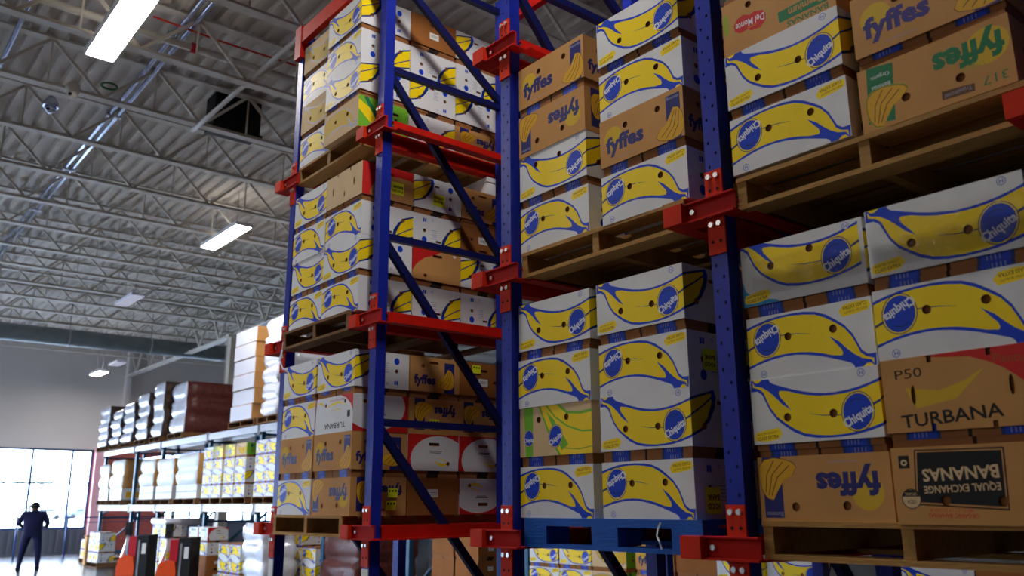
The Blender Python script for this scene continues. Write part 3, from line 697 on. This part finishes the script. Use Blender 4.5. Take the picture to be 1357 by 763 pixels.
# bay 1 (blue pallet)
A = LV[0]+.128; B = LV[1]+.128; C = LV[2]+.108
G = 'banana boxes stacked in the near rack'
stack(['banana', 'green', 'banana', 'banana'], -3.143, .035, A, 'left column on blue pallet', G)
stack(['banana', 'banana', 'banana', 'banana'], -2.606, .035, A, 'right column on blue pallet', G)
stack(['banana', 'banana_shift', 'fyffes', 'fyffes'], -3.126, .035, B+.004, 'left column above blue-pallet bay', G)
stack(['banana', 'fyffes', 'banana', 'banana'], -2.545, .03, B-.004, 'right column above blue-pallet bay', G)
# bay 0
stack(['fyffes', 'banana', 'banana', 'banana_teal'], -1.838, .035, A-.012, 'left column on lowest right-hand pallet', G)
stack(['equal', 'turbana', 'banana', 'banana'], -1.340, .02, A-.005, 'right column on lowest right-hand pallet', G)
stack(['banana', 'banana', 'monte'], -1.832, .02, B+.012, 'left column on high right-hand pallet', G)
stack(['fyffes_green', 'fyffes_purple'], -1.302, .02, B-.0, 'right column on high right-hand pallet', G)
# bay 3: front columns and the two boxes behind the right one
def bay3(z, y, c1, c2, s2, s3, nm, xa=-5.625, xb=-5.118, ya=0):
    stack(c1, xa, y+ya, z, f'left column, far-left bay {nm} pallet', G)
    stack(c2, xb, y, z, f'front right column, far-left bay {nm} pallet', G)
    stack(s2, xb, y+.397, z, f'right side\'s middle column, far-left bay {nm} pallet', G)
    stack(s3, xb, y+.794, z, f'right side\'s rear column, far-left bay {nm} pallet', G)
bay3(A-.004, -.032, ['banana', 'fyffes', 'banana', 'banana'], ['fyffes', 'fyffes', 'turbana_white', 'banana'], ['kraft', 'turbana_white', 'fyffes', 'fyffes'], ['turbana_white', 'turbana_white', 'fyffes', 'kraft'], 'lowest')
bay3(B-.022, -.032, ['banana']*4, ['banana', 'banana', 'banana', 'slotted'], ['banana', 'turbana', 'banana', 'banana'], ['banana', 'banana', 'kraft', 'fyffes'], 'middle', -5.605, -5.113)
bay3(C-.0, -.045, ['banana', 'organic', 'banana', 'organic'], ['organic', 'banana', 'banana', 'banana'], ['banana', 'banana', 'banana', 'kraft'], ['fyffes', 'banana', 'banana', 'banana'], 'top', -5.655, -5.178, .045)
# second box row behind the fronts, seen as the dark depth of the near bays
for (x0, x1, z, n, nm) in ((-3.143, -2.606, A, 4, 'blue pallet'), (-3.126, -2.545, B, 4, 'pallet above blue one'), (-1.838, -1.340, A-.008, 4, 'lowest right-hand pallet'), (-1.832, -1.302, B, 2, 'high right-hand pallet')):
    deep((['kraft', 'banana', 'kraft', 'banana'][:n], ['banana', 'kraft', 'banana', 'kraft'][:n]), x0, x1, .435, z, 'second-row column, '+nm, G)
    deep((['banana', 'kraft', 'banana', 'kraft'][:n], ['kraft', 'banana', 'kraft', 'banana'][:n]), x0, x1, .835, z, 'third-row column, '+nm, G)

# yellow food bank stickers, white box on top of the rear column
def sticker(x, y, z, rx, lines, lab, w=.085, h=.085, m='sticker_yellow', tm='print_black', flip=False, rot=0):
    """flat sticker on a box side that faces +X"""
    L = [(m, [rect(0, 0, w, h)])]
    for i, s in enumerate(lines): L.append(text(tm, s, w*.1, h*(.66-.33*i-.06), w*.9, h*(.66-.33*i+.16), 0, .03))
    T = panel(w, h, m, (L, [])); mb = MB(); a = pi if flip else 0
    for P, mm in T:
        mb.quad([(.0012, (u-w/2)*cos(a+rot)-(v-h/2)*sin(a+rot), (u-w/2)*sin(a+rot)+(v-h/2)*cos(a+rot)) for u, v in P], mm)
    mb.box(0, .001, -w/2, w/2, -h/2, h/2, m) if not rot else None
    tag(link('sticker', mb.mesh('sticker'), None, (x, y, z)), lab, 'sticker', 'yellow box stickers')
FB = ['FOOD', 'BANK']
sticker(-2.114, .165, A+.55+.045+.02, 0, FB, 'yellow sticker on the third-up box above the blue pallet', flip=True)
sticker(-2.114, .36, A+.40, 0, FB, 'yellow sticker half hidden by the near blue post', flip=False)
sticker(-2.114, .135, A+.07, 0, FB, 'yellow sticker on the bottom box of the blue pallet', .09, .10, flip=True)
for (y, z, lab, fl) in ((.26, A+.13, 'upper yellow note on the far-left bay bottom kraft box', 0), (.25, A+.055, 'lower yellow note on the far-left bay bottom kraft box', 0), (.56, A+.565, 'yellow note on the third-up box, lowest far-left pallet', 0), (.90, A+.95, 'yellow note near top of the lowest far-left pallet', 0),
                    (.235, B+.84, 'yellow sticker beside the second blue post, middle pallet', 1), (.57, B+.83, 'yellow sticker on the top banana box, middle far-left pallet', 0), (.22, B+.03, 'yellow sticker low beside the second blue post', 1)):
    big = 'sticker' in lab
    sticker(-4.629, y, z, 0, FB if big else ['- - -'], lab, .10 if big else .07, .085 if big else .055, flip=bool(fl))
mb = MB(); mb.box(-4.97, -4.64, 1.00, 1.32, B+.985, B+1.10, 'white_board'); mb.box(-4.975, -4.635, .995, 1.325, B+1.08, B+1.115, 'white_board')
tag(link('carton', mb.mesh('carton')), 'small white carton on top of the rear column, middle far-left pallet', 'box')
# strap hanging from middle far-left pallet
def strap(pts, wd, lab):
    mb = MB()
    for p, q in zip(pts[:-1], pts[1:]): mb.beam(p, q, .002, wd, 'film')
    tag(link('strap', mb.mesh('strap')), lab, 'strap')
strap([(-5.62, -.06, 2.66), (-5.60, -.075, 2.60), (-5.60, -.085, 2.52), (-5.56, -.08, 2.46), (-5.50, -.07, 2.45)], .012, 'pale plastic strap looping below the middle far-left pallet')
strap([(-2.29, .027, 1.472), (-2.30, .022, 1.45), (-2.31, .024, 1.42), (-2.295, .022, 1.40), (-2.29, .026, 1.372)], .008, 'white torn plastic strip hanging on the blue pallet')
# clear film round the top boxes of the right-hand pallet
mb = MB()
def film(x0, x1, y, z0, z1, n=14):
    pts = []
    for i in range(n+1):
        t = i/n; x = x0+(x1-x0)*t; pts.append((x, y-.004-.003*abs(sin(t*13))))
    for (a, b) in zip(pts[:-1], pts[1:]): mb.quad([(a[0], a[1], z0), (b[0], b[1], z0), (b[0], b[1]-.001, z1), (a[0], a[1]-.001, z1)], 'cling_film', True)
film(-1.845, -1.35, .032, A+.80, A+.93); film(-1.345, -.85, .016, A+.80, A+.95)
tag(link('stretch_film', mb.mesh('stretch_film')), 'clear stretch film round the top boxes of the lowest right-hand pallet', 'film')

# ------------------------------------------------------------ rack behind, along Y = 4
def bpost(x, y, lab, h=2.98, m='rack_teal'):
    o = thing('back_rack_frame', lab, 'rack frame', (x, y, 0), group='frames of the rack behind')
    f = MB(); f.box(-.045, .045, 0, .07, 0, h, m); f = f.mesh('post'); link('post', f, o); link('post', f, o, (0, 1.0, 0))
    c = MB(); c.box(-.015, .015, .07, 1.0, 0, .04, m); c = c.mesh('cross_brace')
    for z in (.3, 1.2, 2.1, 2.8): link('cross_brace', c, o, (0, 0, z))
    d = MB(); d.beam((0, .05, .35), (0, 1.02, 1.2), .03, .04, m); d = d.mesh('diagonal_brace'); link('diagonal_brace', d, o); link('diagonal_brace', d, o, (0, 0, .92))
BX = [-25.85, -23.05, -21.03, -18.05, -15.45, -12.82, -10.35, -7.85, -4.95]
where = ['at its far end', 'second from its far end', 'third from its far end', 'behind the nearer stacker', 'left of the far-left bay', 'hidden behind the far-left bay', 'seen through the empty bay', 'behind the empty bay right side', 'behind the blue-pallet bay']
for x, wh in zip(BX, where): bpost(x, 4.05, 'slim teal frame of the rack behind, '+wh, 2.98)
nm = ['far end', 'second', 'third', 'fourth', 'fifth', 'sixth', 'seventh', 'eighth']
for k, (a, b) in enumerate(zip(BX[:-1], BX[1:])):
    if k > 4: continue
    for (z, h, m, y, t) in ((2.86, .13, 'steel_grey', 4.0, 'grey upper front'), (2.72, .10, 'conduit', 4.95, 'light blue upper rear'), (1.42, .14, 'label_white' if k < 2 else 'steel_grey', 4.0, 'pale lower front')):
        mb = MB(); mb.box(a+.045, b-.045, y, y+.05, z, z+h, m); mb.box(a+.03, a+.05, y-.01, y+.06, z-.05, z+h+.03, m); mb.box(b-.05, b-.03, y-.01, y+.06, z-.05, z+h+.03, m)
        tag(link('rack_beam', mb.mesh('rack_beam')), f'{t} beam, {nm[k]} bay of the rack behind', 'beam', 'beams of the rack behind')
    mb = MB(); mb.box(a+.05, b-.05, 4.05, 5.05, 2.975, 2.99, 'steel_grey'); tag(link('shelf_deck', mb.mesh('shelf_deck')), f'steel shelf deck on top, {nm[k]} bay of the rack behind', 'shelf')
def lumpy(w, d, h, tiers, m, side, seed, cols=1):
    """bulging wrapped load: rings of vertices around the load, tiered"""
    rnd = random.Random(seed); mb = MB(); n = 28; rows = tiers*5
    per = []
    for i in range(n):
        t = i/n*4
        if t < 1: per.append((-w/2+w*t, -d/2, 0, -1))
        elif t < 2: per.append((w/2, -d/2+d*(t-1), 1, 0))
        elif t < 3: per.append((w/2-w*(t-2), d/2, 0, 1))
        else: per.append((-w/2, d/2-d*(t-3), -1, 0))
    toff = [(rnd.uniform(-.03, .03), rnd.uniform(-.03, .03)) for _ in range(tiers+1)]
    for r in range(rows+1):
        q = r/5; tr = min(int(q), tiers-1); ph = q-tr; bul = .05*math.sqrt(max(0, sin(pi*min(1, ph))))-.03
        for (x, y, nx, ny) in per:
            e = bul+rnd.uniform(-.012, .012); mb.v.append((x+nx*e+toff[tr][0], y+ny*e+toff[tr][1], h*r/rows))
    for r in range(rows):
        for i in range(n):
            a = r*n+i; b = r*n+(i+1) % n
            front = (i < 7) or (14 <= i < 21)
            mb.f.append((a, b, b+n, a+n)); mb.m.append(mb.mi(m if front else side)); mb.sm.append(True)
    mb.f.append(tuple(rows*n+i for i in range(n))); mb.m.append(mb.mi(m)); mb.sm.append(False)
    return mb.mesh('wrapped_load')
def load(x0, x1, y0, d, z0, z1, tiers, m, side, lab, seed, pm='wood_dark', group='wrapped loads on the rack behind'):
    o = thing('wrapped_load', lab, 'load', ((x0+x1)/2, y0+d/2, z0), group=group)
    link('bundle', lumpy(x1-x0, d, z1-z0, tiers, m, side, seed), o)
def bpallet(x0, y0, z, lab, w=1.05, m='wood_dark'): pallet(x0, y0, z, lab, w, 1.1, m, group='pallets on the rack behind')
tops = [(-26.2, -25.35, 4.22, 5), (-24.95, -24.15, 4.02, 4), (-23.95, -23.1, 4.12, 4), (-22.75, -21.95, 4.25, 4), (-21.55, -20.85, 4.40, 4), (-20.25, -19.35, 4.25, 3)]
words = ['leftmost', 'second', 'third', 'fourth', 'fifth', 'widest, red-sided']
for i, (a, b, z, t) in enumerate(tops):
    bpallet(a-.03, 3.88, 2.99, f'dark pallet under the {words[i]} bagged load atop the rack behind', b-a+.06)
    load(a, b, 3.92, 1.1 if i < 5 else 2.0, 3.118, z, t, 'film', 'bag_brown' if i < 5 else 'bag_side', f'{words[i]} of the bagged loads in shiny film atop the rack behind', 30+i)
# tall carton stack on the rack top, right end
bpallet(-16.72, 3.90, 2.99, 'dark pallet under the tall carton stack atop the rack behind', 1.25)
bpallet(-15.35, 3.90, 2.99, 'dark pallet under the white load beside the carton stack', .9)
tc = MB(); tc.box(-.5, .5, -.5, .5, 0, .29, 'kraft'); tc.box(-.51, .49, -.512, -.5, .006, .284, 'film'); tc.box(-.512, -.5, -.5, .5, .006, .284, 'film'); tc = tc.mesh('carton')
for k in range(6):
    o = thing('large_carton', f'brown carton in clear film, {["bottom", "second-up", "third-up", "fourth-up", "fifth-up", "top"][k]} of the tall stack atop the rack behind', 'box', (-16.1+random.uniform(-.02, .02), 4.42+random.uniform(-.02, .02), 3.118+.297*k), group='cartons in the tall stack')
    link('carton', tc, o)
load(-15.25, -14.6, 3.95, 1.0, 3.118, 4.95, 6, 'film', 'film', 'white film-wrapped load just left of the rack\'s far-left blue post', 77)
# middle tier loads
mids = [(-25.7, -24.85, 2.62, 'leftmost white-draped'), (-24.7, -23.6, 2.70, 'second white-draped'), (-22.15, -21.12, 2.62, 'third white-draped'), (-20.93, -19.85, 2.58, 'fourth white-draped'), (-19.55, -18.3, 2.62, 'fifth white-draped')]
for i, (a, b, z, wd_) in enumerate(mids):
    bpallet(a-.04, 3.9, 1.56, f'pallet under the {wd_} load in the rack behind', b-a+.08)
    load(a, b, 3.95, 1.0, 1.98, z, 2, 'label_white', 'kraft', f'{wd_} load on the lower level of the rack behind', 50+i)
    cm = MB(); q = (b-a)/2-.01; cm.box(-q/2, q/2, -.5, .5, 0, .285, 'white_board'); cm.box(-q/2-.003, q/2+.003, -.502, -.499, .13, .15, 'print_grey'); cm.box(q/2-.001, q/2+.002, -.4, .3, .05, .2, 'print_mustard'); cm = cm.mesh('carton')
    for s in (0, 1):
        o = thing('carton', f'{"left" if s == 0 else "right"} pale carton under the {wd_} load', 'box', (a+q/2+.005+s*(q+.01), 4.45, 1.69), group='cartons under draped loads'); link('carton', cm, o)
def far_stack(cols, x0, y, z, desc, step=.5, rows=('bottom', 'second-up', 'third-up', 'top')):
    for c, ks in enumerate(cols):
        for i, k in enumerate(ks):
            if not k: continue
            box_thing(k, x0+BW/2+c*step, y+BD/2, z+i*BH, i % 2 == 0, f'{LOOK[k]}, {rows[i]}, {["first", "second", "third", "fourth"][c]} column, {desc}', 'banana boxes in the rack behind', radians(random.uniform(-1, 1)))
bpallet(-17.95, 3.9, 1.56, 'left pallet of banana boxes in the rack behind', 1.1); bpallet(-16.85, 3.9, 1.56, 'right pallet of banana boxes in the rack behind', 1.2)
far_stack([['banana']*4, ['banana', 'banana', 'banana', 'green']], -17.93, 3.92, 1.69, 'left mid-level pallet behind', .52)
far_stack([['banana', 'banana', 'banana', 'green'], ['banana', 'banana', 'banana', 'organic']], -16.8, 3.92, 1.69, 'right mid-level pallet behind', .55)
bpallet(-15.36, 3.9, 1.56, 'pallet just left of the near rack, lower level behind', 1.0)
far_stack([['banana']*4, ['banana']*4], -15.33, 3.92, 1.69, 'level behind the near rack end', .49)
# floor-level loads along the rack behind
def floor_load(x0, y, cols, desc, step=.5, m='wood_dark', z=.0):
    bpallet(x0-.02, y-.02, z, 'floor pallet, '+desc, step*len(cols)+.04, m)
    far_stack(cols, x0, y, z+.13, desc, step)
floor_load(-14.45, 4.02, [['banana']*4, ['banana']*4, ['banana']*3], 'below the lowest far-left pallet', .5)
load(-12.7, -11.6, 4.0, 1.0, .0, 1.1, 3, 'bag_side', 'bag_side', 'dark maroon wrapped load behind the second blue post', 91)
floor_load(-9.75, 4.05, [['kraft']*4, ['kraft']*4], 'on the floor seen through the empty bay', .52)
floor_load(-7.72, 4.0, [['banana']*4, ['banana']*4, ['organic']*4], 'below the blue pallet, far back left', .5)
floor_load(-6.1, 4.0, [['fyffes']*4, ['kraft']*4], 'below the blue pallet, far back middle', .52)
floor_load(-4.8, 3.6, [['banana']*4, ['banana']*4], 'below the nearest blue post, far back', .5)
floor_load(-3.0, 3.2, [['banana']*4, ['kraft']*4], 'below the lowest right-hand pallet, far back', .5)
# small floor pallets at the far end
floor_load(-27.2, 4.0, [['banana']*2], 'by the far rack end', .5, m='wood_dark')
floor_load(-25.4, 3.75, [['banana']*3, ['banana']*3], 'beside the farther stacker', .5)
mb = MB(); mb.box(-26.45, -26.25, 3.9, 4.1, .0, .75, 'kraft'); mb.box(-26.47, -26.23, 3.88, 4.12, .72, .76, 'kraft_dark'); tag(link('tall_carton', mb.mesh('tall_carton')), 'narrow upright kraft carton between the two farthest floor pallets', 'box')
bpallet(-20.2, 3.7, 0, 'floor pallet between the two stackers', 1.1)
far_stack([['banana']*4, ['banana']*4], -20.15, 3.72, .13, 'on the floor between the stackers', .53)
load(-20.15, -19.15, 3.7, 1.0, 1.13, 1.28, 1, 'film', 'film', 'white film bundle on the boxes between the stackers', 99)
bpallet(-17.63, 3.6, 0, 'floor pallet with the red-cornered box behind nearer stacker', 1.1)
far_stack([['kraft', 'kraft', 'banana', 'turbana_white'], ['kraft', 'kraft', 'banana', 'turbana_white']], -17.6, 3.62, .13, 'behind the nearer stacker', .53)
pallet(-15.97, 3.58, 0, 'small floor pallet right of the nearer stacker', 1.05, .44, 'wood_dark', group='pallets on the rack behind')
far_stack([['banana']*3, ['banana']*3], -15.95, 3.6, .13, 'right of the nearer stacker', .52)
pallet(-14.32, 3.35, 0, 'floor pallet beside the far-left blue post', .95, .62, 'wood_dark', group='pallets on the rack behind')
load(-14.28, -13.5, 3.38, .55, .13, 1.25, 4, 'film', 'film', 'white film-wrapped load on the floor beside the far-left blue post', 95)

# ------------------------------------------------------------ ride-on stackers
def stacker(x, y, lab, s=1., rz=0):
    o = thing('pallet_stacker', lab, 'stacker', (x, y, 0), (0, 0, rz), 'pallet stackers'); o.scale = (s*.62, s*.72, s)
    m = MB()
    body = [(-.42, .0), (-.42, .32), (-.34, .50), (-.10, .56), (.14, .52), (.20, .32), (.20, .0)]
    for k in (0, 1):
        yy = (-.38, .38)[k]; q = [(a, yy, b+.08) for a, b in body]; m.quad(q if k == 0 else q[::-1], 'truck_orange')
    for (a, b) in zip(body, body[1:]+body[:1]): m.quad([(a[0], -.38, a[1]+.08), (a[0], .38, a[1]+.08), (b[0], .38, b[1]+.08), (b[0], -.38, b[1]+.08)], 'truck_orange', False)
    link('cowl', m.mesh('cowl'), o)
    m = MB(); m.box(-.40, .22, -.39, .39, .04, .20, 'black'); link('chassis', m.mesh('chassis'), o)
    m = MB(); m.tube([(-.40, 0, .28), (-.46, 0, .55), (-.33, 0, .85), (-.28, 0, 1.12)], [.075, .07, .06, .05], 'bolt_steel', 8); link('tiller_arm', m.mesh('tiller_arm'), o)
    m = MB(); m.tube([(-.28, -.16, 1.12), (-.30, -.08, 1.18), (-.30, .08, 1.18), (-.28, .16, 1.12)], .025, 'black', 8); m.box(-.36, -.20, -.12, .12, 1.04, 1.32, 'black'); link('control_handle', m.mesh('control_handle'), o)
    m = MB(); m.box(.22, .62, -.36, .36, .08, 1.05, 'black'); m.box(.28, .34, -.37, -.36, .2, .95, 'steel_grey'); link('battery_case', m.mesh('battery_case'), o)
    m = MB(); m.box(.42, .56, -.372, -.36, .66, .88, 'label_white'); link('panel_label', m.mesh('panel_label'), o)
    m = MB(); m.box(-.08, .18, -.30, .30, .60, 1.02, 'truck_red'); m.box(-.10, -.07, -.20, .10, .66, .98, 'label_white'); link('backrest_pad', m.mesh('backrest_pad'), o)
    f = MB(); f.box(.62, 1.05, -.08, .08, .05, .11, 'steel_grey'); f = f.mesh('fork')
    for s_ in (-.22, .22): link('fork', f, o, (0, s_, 0))
    wl = MB(); wl.tube([(0, -.04, 0), (0, .04, 0)], .10, 'rubber', 14); wl = wl.mesh('wheel')
    for (a, b) in ((-.30, -.30), (-.30, .30), (.45, -.30), (.45, .30)): link('wheel', wl, o, (a, b, .10))
stacker(-18.96, 3.03, 'farther orange and black ride-on stacker with bent handle', .92, radians(50))
stacker(-16.66, 3.08, 'nearer orange and black ride-on stacker in front of boxes', .92, radians(50))

# ------------------------------------------------------------ guard rail by the window
for (y, lab) in ((2.75, 'slim dark guard post left of the standing person'), (4.1, 'slim dark guard post right of the standing person')):
    mb = MB(); mb.tube([(-29.5, y, 0), (-29.5, y, 1.25)], .03, 'frame_metal', 8); mb.tube([(-29.5, y, 0), (-29.5, y, .015)], .09, 'frame_metal', 12)
    tag(link('guard_post', mb.mesh('guard_post')), lab, 'post')
mb = MB(); mb.tube([(-29.5, -2.0, 1.2), (-29.5, 7.0, 1.2)], .018, 'frame_metal', 6); mb.tube([(-29.5, -2.0, 1.05), (-29.5, 7.0, 1.05)], .012, 'frame_metal', 6)
tag(link('guard_rail', mb.mesh('guard_rail')), 'thin double guard rail in front of the big window', 'rail')

# ------------------------------------------------------------ person
def skin_obj(name, verts, edges, radii, m, parent, root=0, sub=2):
    me = bpy.data.meshes.new(name); me.from_pydata(verts, edges, []); o = link(name, me, parent)
    md = o.modifiers.new('skin', 'SKIN'); md.use_smooth_shade = True
    sv = me.skin_vertices[0].data
    for i, r in enumerate(radii): sv[i].radius = (r, r) if not isinstance(r, tuple) else r
    sv[root].use_root = True
    sd = o.modifiers.new('sub', 'SUBSURF'); sd.levels = sub; sd.render_levels = sub
    me.materials.append(MAT[m]); return o
def person(x, y, rz):
    p = thing('person', 'person in dark clothes standing with feet apart before the bright window', 'person', (x, y, 0), (0, 0, rz)); p.scale = (1.28, 1.15, .99)
    # local: faces +Y; x to its right
    V = [(0, 0, .90), (0, 0, 1.02), (0, .01, 1.18), (0, .01, 1.32), (0, .015, 1.41), (0, .03, 1.47),           # pelvis..neck 0-5
         (.09, 0, .86), (.13, .02, .48), (.15, -.01, .10), (.15, .10, .04), (.15, .17, .03),                  # right leg 6-10
         (-.09, 0, .86), (-.14, .02, .48), (-.17, -.02, .10), (-.19, .09, .04), (-.21, .15, .03),             # left leg 11-15
         (.17, 0, 1.38), (.25, -.03, 1.13), (.22, .16, 1.03), (.19, .23, 1.05),                                # right arm 16-19
         (-.17, 0, 1.38), (-.26, -.03, 1.13), (-.20, .17, 1.05), (-.15, .24, 1.07)]                            # left arm 20-23
    E_ = [(0, 1), (1, 2), (2, 3), (3, 4), (4, 5), (0, 6), (6, 7), (7, 8), (8, 9), (9, 10), (0, 11), (11, 12), (12, 13), (13, 14), (14, 15), (3, 16), (16, 17), (17, 18), (18, 19), (3, 20), (20, 21), (21, 22), (22, 23)]
    R = [(.18, .14), (.18, .145), (.20, .15), (.20, .14), (.10, .08), (.055, .055), (.10, .10), (.068, .068), (.045, .045), (.045, .035), (.035, .025),
         (.10, .10), (.068, .068), (.045, .045), (.045, .035), (.035, .025), (.07, .07), (.05, .05), (.038, .038), (.03, .03), (.07, .07), (.05, .05), (.038, .038), (.03, .03)]
    body = skin_obj('body', V, E_, R, 'navy_cloth', p, 0)
    # head: shaped from rings, with nose, ears and hair cap
    hd = MB(); cz = 1.565; n = 14
    prof = [(-.11, .045, .05), (-.085, .058, .07), (-.05, .07, .085), (0, .078, .095), (.05, .074, .092), (.085, .055, .07), (.105, .025, .03)]
    for (dz, rx, ry) in prof:
        for k in range(n):
            t = 2*pi*k/n; e = .012 if (abs(t-pi/2) < .25 and dz < .0 and dz > -.06) else 0
            hd.v.append((rx*cos(t), .03+(ry+e)*sin(t), cz+dz))
    for r_ in range(len(prof)-1):
        for k in range(n): a = r_*n+k; b = r_*n+(k+1) % n; hd.f.append((a, b, b+n, a+n)); hd.m.append(hd.mi('skin')); hd.sm.append(True)
    hd.f.append(tuple(range(n))[::-1]); hd.m.append(0); hd.sm.append(True); hd.f.append(tuple((len(prof)-1)*n+k for k in range(n))); hd.m.append(0); hd.sm.append(True)
    for s_ in (-1, 1): hd.tube([(s_*.076, .02, cz-.03), (s_*.09, .012, cz), (s_*.08, .02, cz+.02)], [.01, .016, .008], 'skin', 6)
    hd.tube([(0, .125, cz+.005), (0, .145, cz-.025), (0, .13, cz-.035)], [.008, .013, .012], 'skin', 6)
    for s_ in (-1, 1): hd.tube([(s_*.03, .112, cz+.01), (s_*.03, .119, cz+.01)], .009, 'label_white', 6)
    hd.tube([(-.022, .118, cz-.062), (.022, .118, cz-.062)], .006, 'brick_red', 6)
    link('head', hd.mesh('head'), p)
    hr = MB(); n = 14; pr = [(-.05, .072, .090), (.0, .080, .099), (.05, .079, .097), (.085, .062, .075), (.108, .035, .042), (.116, .008, .01)]
    for (dz, rx, ry) in pr:
        for k in range(n):
            t = 2*pi*k/n; f_ = 1 if sin(t) < .5 or dz > .05 else .86
            hr.v.append((rx*cos(t), .022+ry*sin(t)*f_, cz+dz))
    for r_ in range(len(pr)-1):
        for k in range(n): a = r_*n+k; b = r_*n+(k+1) % n; hr.f.append((a, b, b+n, a+n)); hr.m.append(hr.mi('hair')); hr.sm.append(True)
    hr.f.append(tuple((len(pr)-1)*n+k for k in range(n))); hr.m.append(0); hr.sm.append(True)
    link('hair', hr.mesh('hair'), p)
    # hands with five fingers
    for s_ in (1, -1):
        bx, by, bz = (.19, .23, 1.05) if s_ > 0 else (-.15, .24, 1.07)
        hv = [(bx, by-.01, bz), (bx-.01*s_, by+.07, bz+.005)]; he = [(0, 1)]; hr_ = [.026, (.038, .016)]
        for q in range(4):
            o_ = (q-1.5)*.02; L = (.07, .08, .075, .06)[q]; b0 = len(hv)
            hv += [(bx+o_, by+.085, bz), (bx+o_, by+.085+L*.5, bz-.01), (bx+o_, by+.085+L*.8, bz-.035)]; he += [(1, b0), (b0, b0+1), (b0+1, b0+2)]; hr_ += [.009, .009, .008]
        b0 = len(hv); hv += [(bx-s_*.035, by+.04, bz+.01), (bx-s_*.055, by+.075, bz+.02)]; he += [(0, b0), (b0, b0+1)]; hr_ += [.011, .009]
        skin_obj('hand', hv, he, hr_, 'skin', p, 0, 1)
    for s_, ang, px in ((1, 0, .15), (-1, -.2, -.175)):
        sh = MB(); sh.tube([(px, -.07, .045), (px, .0, .05), (px+ang*.08, .10, .04), (px+ang*.15, .19, .03), (px+ang*.17, .215, .03)], [.035, .05, .046, .038, .02], 'black', 10); sh.box(px-.04, px+.04, -.08, .19, .0, .02, 'rubber'); link('shoe', sh.mesh('shoe'), p)
person(-25.0, 2.30, radians(75))

# ------------------------------------------------------------ outside the windows
mb = MB(); mb.box(-160, XW-.3, -90, 110, -.25, -.1, 'asphalt'); mb.box(XW-.3, 40, -90, YS-.3, -.25, -.1, 'asphalt'); o = link('car_park', mb.mesh('car_park')); o['kind'] = 'structure'
def car(x, y, m, lab):
    o = thing('car', lab, 'car', (x, y, -.1), (0, 0, pi/2), 'parked cars outside')
    c = MB(); prof = [(-2.1, .3), (-2.15, .7), (-1.3, .85), (-.7, 1.35), (.8, 1.38), (1.4, .9), (2.1, .75), (2.15, .3)]
    for yy, rv in ((-.85, 0), (.85, 1)): q = [(a, yy, b) for a, b in prof]; c.quad(q if not rv else q[::-1], m)
    for k, (a, b) in enumerate(zip(prof, prof[1:]+prof[:1])): c.quad([(a[0], -.85, a[1]), (a[0], .85, a[1]), (b[0], .85, b[1]), (b[0], -.85, b[1])], 'car_glass' if k in (2, 4) else m)
    link('body', c.mesh('body'), o); wn = MB()
    for yy in (-.86, .85): wn.quad([(-1.1, yy, .92), (1.2, yy, .92), (.75, yy, 1.28), (-.65, yy, 1.28)], 'car_glass')
    link('side_window', wn.mesh('side_window'), o)
    wl = MB(); wl.tube([(0, -.1, 0), (0, .1, 0)], .32, 'rubber', 14); wl = wl.mesh('wheel')
    for a in (-1.3, 1.3):
        for b in (-.78, .78): link('wheel', wl, o, (a, b, .32))
car(-125, 27.5, 'car_blue', 'small dark blue car outside, left of the window edge column'); car(-125, 23., 'car_white', 'small pale car outside, next to the blue one'); car(-110, 8.0, 'car_blue', 'dark blue car outside at the left edge of the window')
def tree(x, y, h, r, lab, seed):
    rnd = random.Random(seed); o = thing('tree', lab, 'tree', (x, y, -.1), group='trees outside the window')
    t = MB(); t.tube([(0, 0, 0), (.1, 0, h*.4), (0, .1, h*.7)], [.22, .16, .08], 'bark', 8); link('trunk', t.mesh('trunk'), o)
    c = MB()
    for k in range(420):
        a, b_, q = rnd.uniform(0, 2*pi), rnd.uniform(-1, 1), rnd.uniform(.3, 1)**.5
        px, py, pz = r*q*cos(a)*math.sqrt(1-b_*b_), r*q*sin(a)*math.sqrt(1-b_*b_), h*.68+h*.3*q*b_
        d1 = Vector((rnd.uniform(-1, 1), rnd.uniform(-1, 1), rnd.uniform(-1, 1))).normalized()*.35; d2 = d1.cross(Vector((rnd.uniform(-1, 1), 1, rnd.uniform(-1, 1)))).normalized()*.3
        P0 = Vector((px, py, pz)); c.quad([P0-d1, P0-d2, P0+d1, P0+d2], 'leaf_hazed')
    f = link('foliage', c.mesh('foliage'), o); f['kind'] = 'stuff'
tree(-120, 14.0, 6, 3.2, 'pale leafy tree outside at the left of the window', 1); tree(-150, 26, 8, 3, 'leafy tree outside behind the right window pane', 2); tree(-140, 33, 11, 4.5, 'round leafy tree outside near the window edge column', 3)
mb = MB(); mb.box(-159, -158, -60, 100, 0, 1.6, 'leaf_hazed'); tag(link('hedge', mb.mesh('hedge')), 'long low green hedge across the far side of the car park', 'hedge')

dup = {k: v for k, v in ALL.items() if len(v) > 1}
if dup: print('DUPLICATE LABELS', dup)
print('OBJECTS', len(bpy.data.objects), 'TRIS', sum(len(m.polygons) for m in bpy.data.meshes))
